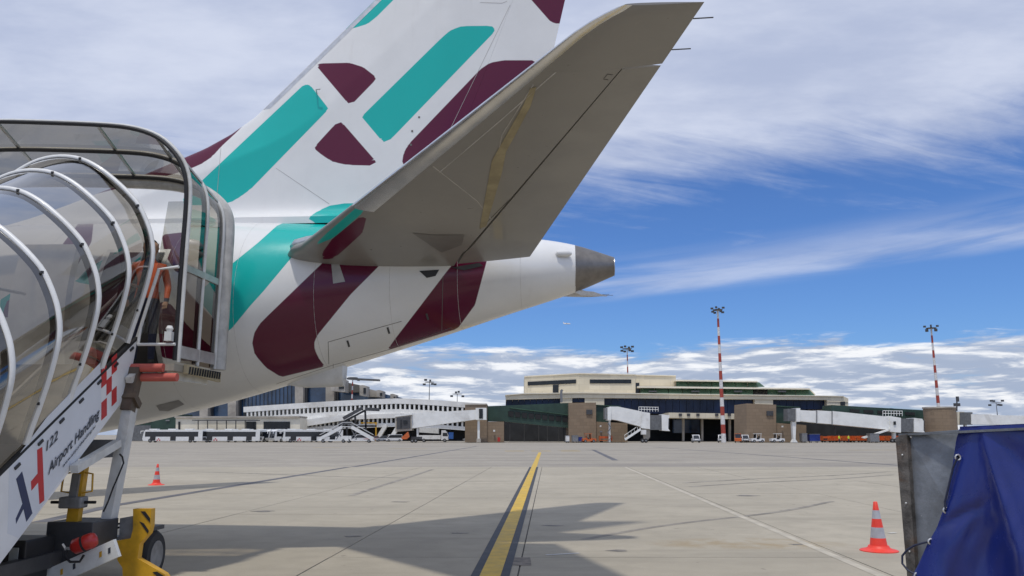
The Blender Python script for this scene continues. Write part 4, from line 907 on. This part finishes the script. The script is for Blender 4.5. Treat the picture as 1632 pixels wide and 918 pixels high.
# ---- jet bridges
def bridge(label, Y, tunnel, parts):
    t = thing('jet_bridge', P(tunnel[0][0], GY(Y), Y), label, 'jet bridge', 'white jet bridges')
    slab('tunnel', tunnel, Y, 3.2, BRIDGE, t)
    for nm, p, m, dy, dep in parts: slab(nm, p, Y+dy, dep, m, t)
    return t
def bogie(t, px, Y, n=2):
    for k in range(n):
        g = P(px+k*5.5, GY(Y), Y); g.z = .48; w = obj('wheel', MB().lathe([(.12, -.2), (.4, -.2), (.48, -.1), (.48, .1), (.4, .2), (.12, .2)], g, 18, axis='Y'), BLACK, t, smooth=40); obj('hub', MB().lathe([(.02, -.23), (.2, -.22), (.22, -.1)], g, 14, axis='Y'), GREY, w)
Y0 = 190
b1 = bridge('white jet bridge with dark open cab beside the row of parked cars', Y0, [(655, 659), (758, 653), (758, 668.5), (655, 683)],
    [('cab', [(630, 663.5), (656, 659.5), (656, 686), (630, 688)], CONCB, -.5, 4), ('cab_opening', [(632, 666), (654, 663.5), (654, 683), (632, 684)], DGREY, -.7, .3), ('cab_roof', [(629, 661.5), (640, 660), (657, 658.5), (657, 661), (629, 664.5)], BRIDGE, -.8, 4.4),
     ('cab_window', rect(643, 670, 649, 676), DARKG, -.85, .2), ('cab_post', rect(638, 669, 640, 683), BLACKP, -.85, .2), ('rotunda', [(758, 650), (775, 650), (775, 669), (758, 669)], BRIDGE, -.3, 4), ('rotunda_window', rect(763.5, 651.5, 769.5, 667), DARKG, -.5, .3),
     ('rotunda_column', rect(761, 669, 764.5, GY(Y0)), BRIDGE, .5, 1), ('column_foot', rect(759.5, 699, 766, GY(Y0)), CONCB, .2, 1.4), ('roof_unit', rect(638, 659.5, 645, 661.5), DGREY, .5, 1), ('lift_leg', rect(664, 682, 667, 700), BRIDGE, .5, .6), ('drive_beam', rect(655, 696, 672, 700), DGREY, .3, 1.2)])
bogie(b1, 657, Y0-1)
slab('motor_cover', [(640, 697), (650, 688), (652, 696), (648, 700), (640, 700)], Y0-1.2, 1.2, ORANGE, b1)
b2 = bridge('short white jet bridge with a service stair between stone tower and dark hall', Y0, [(972, 648), (985, 648), (1022, 655.5), (1022, 680), (985, 670), (972, 668)],
    [('bellows', rect(964, 650, 969, 668), GREY, .2, 3), ('rotunda', rect(968.5, 649, 974, 670), BRIDGE, -.4, 4), ('service_box', [(1022, 656), (1036, 658), (1036, 684), (1022, 682)], BRIDGE, -.3, 3.6), ('shutter', rect(1036, 661.5, 1055, 685), SHUT, -.1, 3), ('cab', [(1054.5, 660), (1067, 662), (1067, 665), (1065.5, 667), (1065, 683), (1068, 687), (1055, 686)], BRIDGE, -.4, 4),
     ('cab_window', rect(1065.2, 668, 1067, 681), DARKG, -.3, 3), ('column', rect(970.5, 670, 973, GY(Y0)), BRIDGE, .6, .8), ('lift_frame', [(1024, 683), (1036, 685), (1036, 697), (1031, 703), (1027, 703)], CONCB, .5, 1), ('tank', rect(1022, 685, 1030, 692.5), WHITE, -.6, 1)])
for k in range(4): slab('column_lattice', [(968+k % 2*5, 674+k*7.5), (969.5+k % 2*5, 674+k*7.5), (974.5-k % 2*5, 681.5+k*7.5), (973-k % 2*5, 681.5+k*7.5)], Y0+.4, .3, GREY, b2)
def railbox(t, x0, x1, ya, yb, Y, n):
    mb = MB()
    for y in (ya, (ya+yb)/2): obj('guard_rail', MB().tube([P(x0, y, Y), P(x1, y+.6, Y)], .06, 5), BRIDGE, t)
    for k in range(n+1): x = x0+(x1-x0)*k/n; obj('rail_post', MB().tube([P(x, ya, Y), P(x, yb, Y)], .06, 5), BRIDGE, t)
railbox(b2, 1018, 1049, 648.5, 656, Y0+.2, 7)
a, b = P(996, 700.5, Y0-1.4), P(1021, 684, Y0-1.4); obj('stair_stringer', MB().bar(a, b, .2, .5), BRIDGE, b2); a2, b2_ = P(995, 694, Y0-1.6), P(1014, 681, Y0-1.6); obj('stair_rail', MB().tube([a2, b2_], .06, 5), BRIDGE, b2)
for k in range(6): q = a.lerp(b, k/5); obj('stair_post', MB().tube([q, q+Vector((0, -.1, 1.0))], .05, 5), BRIDGE, b2)
for k in range(7): q = a.lerp(b, (k+.5)/7); obj('stair_tread', MB().box(q+Vector((0, .5, .1)), (.35, .9, .06)), GREY, b2)
bogie(b2, 1024, Y0-2)
b3 = bridge('long white jet bridge sloping down toward the orange dollies', Y0, [(1275, 653.5), (1302, 655), (1302.5, 654), (1326, 655.5), (1326.5, 655), (1419, 664.5), (1419, 685), (1326, 676), (1302, 674), (1275, 671)],
    [('bellows', rect(1255.5, 651.5, 1270, 671), SHUT, .2, 3), ('rotunda', rect(1269.5, 650.5, 1275.5, 672), BRIDGE, -.4, 4), ('service_box', [(1419, 663), (1436, 666), (1436, 689.5), (1419, 688)], BRIDGE, -.3, 3.6), ('service_window', rect(1424.5, 671.5, 1428, 677), DARKG, -.5, .2), ('shutter', rect(1436, 667, 1457, 688.5), SHUT, -.1, 3),
     ('cab', [(1457, 666), (1470, 667.5), (1472, 671), (1472, 686), (1474, 689), (1457, 688.5)], BRIDGE, -.4, 4), ('cab_window', rect(1469.5, 670, 1473.5, 686), DGREY, -.2, 3), ('column', [(1262.5, 672), (1269, 672), (1268, 700), (1271.5, GY(Y0)), (1262, GY(Y0)), (1264.5, 700)], BRIDGE, .6, 1.2), ('tunnel_joint', rect(1301, 654.2, 1302.6, 675), GREY, -.15, 3.5), ('tunnel_joint', rect(1325.6, 655, 1327, 677), GREY, -.15, 3.5),
     ('stair_stringer', [(1375, 697), (1415, 684.5), (1418, 686), (1378, 699)], BRIDGE, -.8, 1), ('lift_leg', rect(1424, 689, 1428, 702), BRIDGE, .5, 1)])
railbox(b3, 1407, 1438, 654.5, 663, Y0+.2, 7); bogie(b3, 1422, Y0-1)
b4 = bridge('white jet bridge leaving the round stone tower', Y0+6, [(1548, 660), (1580, 660.5), (1580.5, 661.5), (1660, 663), (1660, 678), (1548, 676)], [('bellows', rect(1530, 657, 1550, 677), SHUT, .2, 3), ('rotunda', rect(1526, 656, 1537, 677), CREAM2, .4, 4), ('column', rect(1538, 677, 1541, GY(Y0+6)), BRIDGE, .6, .8), ('far_column', rect(1640, 677, 1644, GY(Y0+6)), BRIDGE, .6, .8)])
# ---- left: white gallery building
WB = thing('white_gallery_building', P(580, GY(240), 240), 'long white building with two rows of deep square windows', 'building')
yt = lambda x: interp([(388, 648.5), (460, 643.6), (540, 638.8), (600, 636), (640, 635), (700, 638), (772, 643.5)], x)
xs2 = list(range(388, 772, 16))+[772]
def ribbon(name, a, b, x0, x1, Y, dep, m):
    xs_ = [x for x in xs2 if x0 < x < x1]; xs_ = [x0]+xs_+[x1]
    slab(name, [(x, yt(x)+a) for x in xs_]+[(x, yt(x)+b) for x in xs_[::-1]], Y, dep, m, WB)
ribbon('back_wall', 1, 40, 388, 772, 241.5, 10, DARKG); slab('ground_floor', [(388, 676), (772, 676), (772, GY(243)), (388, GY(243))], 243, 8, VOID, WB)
ribbon('parapet', 0, 8.5, 388, 772, 238, 12, WALLW); ribbon('spandrel', 17, 24, 388, 772, 238, 3.4, WALLW); ribbon('ledge', 24, 31, 388, 772, 237.2, 4, WALLW); ribbon('lower_spandrel', 39, 45, 480, 772, 238, 3.4, WALLW)
k = 0; x = 393.0
while x < 770:
    p = 6.2+1.8*(x-388)/380; slab('window_fin', [(x, yt(x)+8.2), (x+p*.36, yt(x)+8.2), (x+p*.36, yt(x)+17.2), (x, yt(x)+17.2)], 238.1, 3.2, WALLW, WB)
    if x > 484: slab('window_fin', [(x, yt(x)+30.6), (x+p*.36, yt(x)+30.6), (x+p*.36, yt(x)+39.4), (x, yt(x)+39.4)], 238.1, 3.2, WALLW, WB)
    x += p
slab('ramp_wall', [(478, 670), (545, 661), (560, 662), (560, 668), (490, 679), (478, 680)], 236.5, 3, WALLW, WB)
for x0 in (601, 622): slab('buttress', [(x0, 694), (x0+11, 676), (x0+15, 676), (x0+15, 680), (x0+5, 697), (x0, 697)], 236, 2, WALLW, WB)
slab('yellow_beam', rect(575, 673, 601, 675), 235, .6, YELLOW, WB); slab('yellow_post', rect(598, 675, 600, GY(235)), 235, .6, YELLOW, WB)
fsx = [(548, 672, 582, 654), (582, 654, 584, 702), (552, 672, 554, 702), (540, 679, 600, 679), (566, 664, 568, 702)]
fs = thing('fire_escape', P(560, GY(230), 230), 'black steel outside staircase on the white gallery building', 'staircase')
for a, b, c, d in fsx: obj('steel_member', MB().bar(P(a, b, 230), P(c, d, 230), .5, .5), BLACKP, fs)
for a, b, c, d in ((547, 667, 578, 650), (582, 652, 605, 653), (540, 674, 560, 674)): obj('stair_rail', MB().bar(P(a, b, 229.6), P(c, d, 229.6), .3, .9), DGREY, fs)
# ---- grey hall behind
HB = thing('grey_hall_building', P(430, GY(270), 270), 'dark glazed hall with concrete piers and projecting concrete boxes', 'building')
slab('curtain_wall', [(190, GY(275)), (190, 622), (380, 606), (470, 600), (530, 610), (640, 634), (640, GY(275))], 275, 30, BLUEG, HB)
for x in (318, 363, 470, 519): slab('pier', rect(x, 590, x+13, 690), 270, 6, CONCB, HB); slab('pier_side_strip', rect(x+13, 600, x+19, 690), 272.5, 2, DGREY, HB)  # concrete piers, each with a solid dark grey strip along its right side
for k in range(14): slab('mullion', rect(382+k*6.3, 610, 382.6+k*6.3, 690), 274.6, .3, DGREY, HB)
for k, (x, y, w, hh) in enumerate(((527, 603, 23, 22), (573, 613, 11, 19), (600, 621, 10, 13), (622, 627, 9, 9))):
    slab('concrete_box', [(x, y+1), (x+w*.45, y+.5), (x+w, y+2), (x+w, y+hh), (x, y+hh-2)], 262+k*4, 6, CONCB, HB); slab('box_recess', rect(x+w*.55, y+5, x+w*.92, y+hh*.75), 261.8+k*4, .3, DARKG, HB)
    slab('link_roof', [(x+w, y+6), (x+w+25-k*3, y+11), (x+w+25-k*3, y+22-k*2), (x+w, y+hh)], 268+k*4, 5, CONCB if k % 2 else mat('dark_concrete', (.16, .15, .135), .9), HB)
# ---- low cream building and dark green shed, bus shelter
LB = thing('low_cream_building', P(380, GY(226), 226), 'low cream building with flat roof behind the buses', 'building')
slab('wall', [(280, 665), (476, 664.5), (478, 667), (478, GY(226)), (280, GY(226))], 226, 8, CREAM2, LB); slab('roof_edge', [(278, 663.5), (477, 663), (477, 665.5), (278, 666)], 225.4, 9, CONCB, LB)
for a, b in ((284, 287), (392, 408), (420, 462)): slab('opening', rect(a, 672, b, 690), 225.8, .3, DARKG, LB)
sh = thing('bus_shelter', P(360, GY(222), 222), 'thin dark flat roofed shelter in front of low cream building', 'shelter')
slab('shelter_roof', rect(306, 669, 409, 670.3), 221, 3, DGREY, sh)
for x in (315, 330, 345, 360, 375, 390): slab('shelter_post', rect(x, 670, x+1, GY(222)), 222, .3, DGREY, sh)
SH = thing('dark_green_shed', P(250, GY(236), 236), 'dark green flat hall at the end of the bus row', 'building'); slab('wall', [(196, 668), (290, 660), (290, GY(236)), (196, GY(236))], 236, 8, GREEN, SH)
slab('door_panel', rect(205, 678, 240, GY(236)), 235.8, .3, SHUT, SH)
for x in (236, 264): slab('lettering_plate', rect(x, 669, x+6, 671), 235.7, .2, GREY, SH)
# ---- light masts
def mast(px, ytop, Y, label, striped=True, w=.55, ybase=None, heads=8):
    b = P(px, 693, Y); zt = P(px, ytop, Y).z; t = thing('light_mast', Vector((b.x, Y, 0)), label, 'light mast', 'apron light masts')
    n = 15 if striped else 1
    for k in range(n):
        z0, z1 = zt*k/n, zt*(k+1)/n; r0, r1 = w*(1-.6*k/n), w*(1-.6*(k+1)/n)
        obj('mast_section', MB().tube([(b.x, Y, z0), (b.x, Y, z1)], [r0, r1], 10), (MWHITE if k % 2 == 0 else MREDM) if striped else GREY, t, smooth=50)
    s = Y/190
    obj('lamp_ring', MB().lathe([(1.1*s, zt-.1), (1.2*s, zt), (1.1*s, zt+.1), (.3, zt)], Vector((b.x, Y, 0)), 14), DGREY, t)
    for k in range(heads):
        a = 2*math.pi*k/heads+.3; q = Vector((b.x+1.35*s*math.cos(a), Y+1.35*s*math.sin(a), zt+(.45 if k % 2 else -.5)*s)); h_ = obj('floodlight', MB().box(q, (.6*s, .4*s, .42*s), rz=a), DGREY, t)
    return t
mast(1153, 494, 190, 'tall red and white mast with white vehicles at its foot'); mast(1500, 523, 225, 'red and white mast rising behind the round stone tower'); mast(1003, 556, 330, 'thin dark mast rising behind the upper cream block', True, .5)
mast(683, 609, 420, 'small grey mast over the white gallery roof, the taller of two', False, .4, heads=5); mast(728, 628, 470, 'small grey mast over the white gallery roof, the shorter of two', False, .4, heads=4)
mast(1593, 642, 480, 'distant grey mast above the far right jet bridge', False, .4, heads=6); mast(559, 602, 262, 'red and white mast in front of the concrete boxes', True, .4, heads=1)
cm = thing('camera_pole', P(1524, 660, 188), 'dark camera pole on the round stone tower', 'camera pole'); obj('pole', MB().tube([P(1525, 655, 189), P(1525, 637, 189)], .15, 6), DGREY, cm); obj('camera_box', MB().box(P(1525, 645, 189), (1.2, .8, .7)).box(P(1526, 636, 189), (.5, .5, 1.2)), DGREY, cm)
# ---- vehicles
def extr(prof, w, c, m, name, parent, rz=0.0, y0=None):   # side profile (x,z) pushed across the width
    y0 = -w/2 if y0 is None else y0
    return obj(name, MB().prism([Vector((x, y0, z)) for x, z in prof], Vector((0, w, 0))), m, parent)
def at(o, loc, rz):
    o.location = loc; o.rotation_euler = (0, 0, rz); return o
def wheels(t, xs_, w, r, rim=True):
    for x in xs_:
        for s in (-1, 1):
            q = Vector((x, s*(w/2-.1), r)); o = obj('wheel', MB().lathe([(r*.4, -.12), (r*.9, -.12), (r, -.06), (r, .06), (r*.9, .12), (r*.4, .12)], q, 18, axis='Y'), BLACK, t, smooth=40)
            if rim: obj('rim', MB().lathe([(.02, s*.13), (r*.55, s*.125), (r*.58, 0)], q, 14, axis='Y'), GREY, o)
def bus(label):
    t = thing('apron_bus', (0, 0, 0), label, 'bus', 'apron buses parked in a row'); L, w = 14.2, 3.0
    extr([(-6.9, .35), (-7.1, .9), (-6.75, 2.7), (-6.4, 3.0), (7.0, 3.0), (7.1, 2.8), (7.1, .35)], w, 0, WHITE, 'body', t)
    for s in (-1, 1):
        y = s*(w/2+.01); obj('window_band', MB().box((-.2, y, 1.95), (12.6, .03, 1.15)), CARGL, t)
        for x in (-4.6, .2, 4.6): obj('door_leaf', MB().box((x, y, 1.45), (1.3, .05, 2.0)), CARGL, t)
        for x in (-2.2, 2.6): obj('side_panel', MB().box((x, y, .75), (2.6, .05, .7)), WHITE, t)
        for k in range(6): obj('check_square', MB().box((-3.5+(k % 3)*.3, y, .55+(k//3)*.3+(k % 2)*.0), (.28, .07, .28)), REDPR if k % 2 == 0 else WHITE, t)
    obj('windscreen', MB().hexa([(-7.13, -1.35, 1.05), (-7.13, 1.35, 1.05), (-7.0, 1.35, 1.05), (-7.0, -1.35, 1.05), (-6.82, -1.35, 2.6), (-6.82, 1.35, 2.6), (-6.7, 1.35, 2.6), (-6.7, -1.35, 2.6)]), CARGL, t)
    obj('rear_window', MB().box((7.11, 0, 2.0), (.03, 2.6, 1.2)), CARGL, t)
    obj('rear_grille', MB().box((7.11, 0, .9), (.03, 2.4, .6)), DGREY, t)
    for x in (-5.0, -.5, 3.5): obj('roof_unit', MB().box((x, 0, 3.1), (1.8, 1.6, .22)), WHITE, t)
    for s in (-1, 1): obj('mirror', MB().tube([(-6.9, s*1.4, 2.7), (-7.5, s*1.6, 2.6), (-7.5, s*1.6, 2.1)], .09, 6), WHITE, t)
    wheels(t, (-5.2, 4.3), w, .48); return t
Yb = 195
bb = bus('white apron bus standing side-on with a red chequered panel'); b0 = P(279, 693, Yb)
spots = [(279, Yb, 0.0), (368, Yb+3, .12), (398, Yb+14, .95), (422, Yb+15, .95), (442, Yb+16, .95), (458, Yb+17, .95), (476, Yb+12, .7), (498, Yb+3, .35)]
for k, (px, Y, rz) in enumerate(spots):
    o = bb if k == 0 else copy_tree(bb); q = P(px, 693, Y); at(o, (q.x, Y, 0), rz)
    if k: o['label'] = 'white apron bus in the slanted row behind the side-on bus'
o['label'] = 'white apron bus at the end of the row by the mobile stairs'
def car(label, col, L=4.3, w=1.8, hh=1.65, van=False, group='cars and vans by the terminal'):
    t = thing('parked_van' if van else 'parked_car', (0, 0, 0), label, 'van' if van else 'car', group)
    a = L/2
    lower = [(-a, .3), (-a-.03, .7), (-a+.9, .95), (a-.05, 1.0), (a, .7), (a-.02, .3)]
    cab = [(-a+.8, .93), (-a+1.5, hh-.05), (-a+1.7, hh), (a-.5, hh), (a-.12, .98)] if not van else [(-a+.35, .93), (-a+1.05, hh-.08), (-a+1.3, hh), (a-.1, hh), (a-.05, .98)]
    extr(lower, w, 0, col, 'body', t); extr(cab, w-.16, 0, col, 'cabin', t)
    win = [(x*.94+.02, .98+(z-.98)*.86 if z > .95 else z+.06) for x, z in cab]; extr(win, w-.1, 0, CARGL, 'side_glass', t)
    obj('windscreen', MB().hexa([(cab[0][0]-.02, -w*.4, 1.0), (cab[0][0]-.02, w*.4, 1.0), (cab[0][0]+.1, w*.4, 1.0), (cab[0][0]+.1, -w*.4, 1.0), (cab[1][0]-.04, -w*.36, hh-.12), (cab[1][0]-.04, w*.36, hh-.12), (cab[1][0]+.1, w*.36, hh-.12), (cab[1][0]+.1, -w*.36, hh-.12)]), CARGL, t)
    for s in (-1, 1): obj('headlight', MB().box((-a-.01, s*w*.36, .72), (.06, .3, .16)), ALU, t); obj('tail_light', MB().box((a, s*w*.42, .85), (.05, .16, .3)), RED, t)
    obj('bumper', MB().box((-a-.02, 0, .42), (.1, w*.94, .2)), BLACKP, t); wheels(t, (-a+.8, a-.8), w, .33); return t
SILV = mat('silver_paint', (.42, .44, .46), .3, .5, var=.06, coat=.4); PINK = mat('pale_red_paint', (.50, .33, .32), .4, var=.08); CARW = mat('car_white', (.76, .76, .76), .3, var=.03, coat=.5)
def put(o, px, Y, rz): q = P(px, 693, Y); return at(o, (q.x, Y, 0), rz)
c1 = car('white small van facing the apron in front of the dark hall', CARW, 3.9, 1.75, 1.8, True); put(c1, 1108.5, 192, 1.45)
for px, rz, lab in ((1150, 1.35, 'white small van nose-on at the foot of the striped mast'), (1186, 1.5, 'white small van beside the orange tractor')): o = copy_tree(c1); put(o, px, 193+(px > 1180)*3, rz); o['label'] = lab
c2 = car('silver estate car in the row by the white jet bridge cab', SILV, 4.5, 1.8, 1.5); put(c2, 612, 222, .25)
o = copy_tree(c2); put(o, 752, 215, .2); o['label'] = 'silver estate car behind the left stone tower'
c3 = car('pale red car in the row by the white jet bridge cab', PINK, 4.4, 1.8, 1.5); put(c3, 593, 222, .2)
c4 = car('white van parked against the white jet bridge cab', CARW, 4.6, 1.9, 1.9, True); put(c4, 627, 221, .4); o = copy_tree(c4); put(o, 575, 224, .3); o['label'] = 'white van at the end of the car row under the yellow beam'
def truck(label):
    t = thing('service_truck', (0, 0, 0), label, 'truck'); extr([(-3.2, .5), (-3.3, 1.4), (-2.9, 2.4), (-2.4, 2.9), (-1.6, 2.9), (-1.5, .5)], 2.2, 0, CARW, 'cab', t); extr([(-3.25, 1.45), (-2.95, 2.3), (-1.9, 2.3), (-1.9, 1.45)], 2.24, 0, CARGL, 'cab_glass', t)
    extr([(-1.4, .7), (-1.4, 1.7), (4.2, 1.7), (4.2, .7)], 2.2, 0, WHITE, 'body', t); extr([(-.8, 2.1), (-.8, 3.4), (4.0, 3.6), (4.0, 2.4)], 1.9, 0, WHITE_DIRTY, 'hoist_box', t); wheels(t, (-2.4, 2.8), 2.2, .45); obj('blue_board', MB().box((-4.0, 1.2, 1.6), (1.2, .1, 1.6)), mat('sign_blue', (.03, .12, .4), .5), t); return t
put(truck('white service truck with raised box under the left jet bridge'), 694, 205, math.pi)
# tractors
def tractor(label, col, cabcol, group):
    t = thing('baggage_tractor', (0, 0, 0), label, 'tractor', group)
    extr([(-1.6, .35), (-1.65, .9), (-.5, 1.05), (-.3, .75), (.4, .75), (.5, 1.0), (1.5, .95), (1.55, .35)], 1.5, 0, col, 'body', t)
    for x, y in ((-.45, .65), (-.45, -.65), (.65, .65), (.65, -.65)): obj('cab_post', MB().bar((x, y, .8), (x+.1, y, 2.0), .08), cabcol, t)
    obj('cab_roof', MB().box((.15, 0, 2.04), (1.5, 1.5, .1)), cabcol, t); obj('cab_glass', MB().hexa([(-.55, -.6, 1.05), (-.55, .6, 1.05), (-.5, .6, 1.05), (-.5, -.6, 1.05), (-.42, -.6, 1.95), (-.42, .6, 1.95), (-.38, .6, 1.95), (-.38, -.6, 1.95)]), CARGL, t)
    obj('seat', MB().box((.3, 0, .95), (.5, .6, .4)).box((.52, 0, 1.3), (.12, .6, .5)), BLACKP, t); obj('steering_wheel', MB().lathe([(.2, 1.25), (.23, 1.28), (.2, 1.31)], (-.2, 0, 0), 12), BLACK, t); wheels(t, (-1.0, 1.0), 1.5, .36); return t
tr = tractor('white tractor standing next to the small white van', CARW, WHITE, 'tractors by the stone towers'); put(tr, 1206, 190, .15)
o = copy_tree(tr); put(o, 1238, 190, .1); o['label'] = 'white tractor standing next to the jet bridge column'; at(o, o.location, .1)
to = tractor('orange tractor under the first brown stone tower', ORANGE, ORANGE, 'tractors by the stone towers'); put(to, 938, 190, math.pi+.2); o = copy_tree(to); put(o, 1176, 191, 1.3); o['label'] = 'orange tractor parked between two white vans'
# dollies
def dolly(label, load, group):
    t = thing('baggage_dolly', (0, 0, 0), label, 'dolly', group); obj('deck', MB().box((0, 0, .5), (3.0, 1.5, .14)), ORANGE, t)
    for x in (-1.45, 1.45): obj('end_frame', MB().box((x, 0, 1.05), (.08, 1.45, 1.0)), load, t)
    obj('side_rail', MB().box((0, .7, 1.2), (2.9, .06, .5)), load, t); obj('tow_bar', MB().bar((-1.5, 0, .4), (-2.6, 0, .25), .08), DGREY, t); wheels(t, (-1.0, 1.0), 1.4, .24, False); return t
d0 = dolly('orange framed dolly in the long row under the jet bridge', ORANGE, 'orange dollies in a row')
for k in range(11):
    o = d0 if k == 0 else copy_tree(d0); put(o, 1318+k*11.5, 197+(k % 3)*3.5, .15+.25*(k % 2))
o = copy_tree(d0); put(o, 965, 193, .1); o['label'] = 'orange framed dolly at the foot of the lattice column'; del o['group']
def ctn(px, w, hpx, Y, m, label, rz=.1):
    q = P(px, 693, Y); s = Y/FPX; t = thing('cargo_container', (q.x, Y, 0), label, 'container', rz=0); z = .3
    for nm, d, c in (('box', (w*s, 1.5, hpx*s-z), (q.x, Y, z+(hpx*s-z)/2)), ('top_rim', (w*s+.1, 1.6, .12), (q.x, Y, hpx*s)), ('base_frame', (w*s+.1, 1.6, .14), (q.x, Y, z))): obj(nm, MB().box(c, d, rz=rz), m if nm == 'box' else GREY, t)
    for dx in (-.3, .3):
        for dy in (-.5, .5): obj('caster', MB().lathe([(.05, -.05), (.13, -.05), (.13, .05), (.05, .05)], (q.x+dx*w*s, Y+dy, .13), 10, axis='Y'), BLACK, t)
BLUEC = mat('blue_canvas', (.015, .04, .24), .5)
ctn(1280, 8, 14, 191, GREY, 'grey wire cage trolley beside the column of the long bridge'); ctn(1296, 17, 13, 192, BLUEC, 'blue canvas trolley under the long jet bridge'); ctn(1391, 15, 14, 189, GREY, 'grey metal container among the orange dollies'); ctn(916, 9, 11, 190, GREY, 'small grey trolley by the first brown tower')
ctn(904, 5, 11, 188, WHITE, 'white upright cabinet beside the small grey trolley'); ctn(924, 6, 9, 191, BLUEC, 'small blue trolley beside the orange tractor')
# mobile stairs parked on the left
def mstair(label, flip):
    t = thing('mobile_stairs', (0, 0, 0), label, 'mobile stairs', 'mobile stairs parked on the apron'); f = flip
    obj('chassis', MB().box((0, 0, .55), (7.0, 1.9, .3)), WHITE, t)
    for s in (-1, 1): obj('stringer', MB().bar((-3.2*f, s*.8, .8), (1.9*f, s*.8, 3.6), .1, .7), WHITE, t); obj('handrail', MB().bar((-3.2*f, s*.8, 1.8), (1.9*f, s*.8, 4.6), .06, .06), WHITE, t); obj('platform_rail', MB().bar((1.9*f, s*.8, 4.6), (3.4*f, s*.8, 4.6), .06, .06), WHITE, t)
    for k in range(14): obj('step', MB().box(((-3.1+k*.37)*f, 0, .85+k*.205), (.36, 1.5, .06)), GREY, t)
    obj('platform', MB().box((2.6*f, 0, 3.65), (1.6, 1.7, .15)), WHITE, t); obj('lift_leg', MB().bar((2.2*f, 0, 3.6), (.6*f, 0, .7), .2), GREY, t); obj('lift_leg', MB().bar((.4*f, 0, 2.7), (2.4*f, 0, .7), .2), GREY, t)
    obj('motor_box', MB().box((2.6*f, 0, 1.1), (1.6, 1.7, .9)), WHITE, t); wheels(t, (-2.3, 2.3), 1.9, .4); return t
put(mstair('white mobile stairs rising toward the black outside staircase', 1), 532, 189, .1); put(mstair('white mobile stairs lowered beside the low tractor trailer', -1), 573, 190, .05)
# workers in yellow vests
for px, lab in ((1337, 'person in yellow vest by the dollies, left of a pair'), (1352, 'person in yellow vest by the dollies, right of a pair')): q = P(px, 693, 187); person(Vector((q.x, 187, 0)), .5, (.62, .75, .05), (.04, .04, .06), lab, 'workers in yellow vests')
# distant airliner in flight
FA = thing('flying_airliner', P(904, 516, 2600), 'tiny white airliner in flight in the clear sky', 'airplane'); c = P(904, 516, 2600)
obj('body', MB().tube([c+Vector((-13, 0, 1.0)), c+Vector((-10, 0, .4)), c+Vector((8, 0, 0)), c+Vector((11, 0, -.3))], [.4, 1.9, 1.9, .6], 12), CARW, FA, smooth=60)
for s in (-1, 1): obj('wing', MB().hexa([c+Vector(v) for v in ((3, 0, -.6), (-2, 0, -.6), (-6, s*15, .6), (-4, s*15, .6), (3, 0, -.2), (-2, 0, -.2), (-6, s*15, .8), (-4, s*15, .8))]), CARW, FA)
obj('tail_fin', MB().hexa([c+Vector(v) for v in ((-9, -.15, 1.5), (-12.5, -.15, 1.5), (-12.5, .15, 1.5), (-9, .15, 1.5), (-12, -.1, 6), (-14, -.1, 6), (-14, .1, 6), (-12, .1, 6))]), CARW, FA)
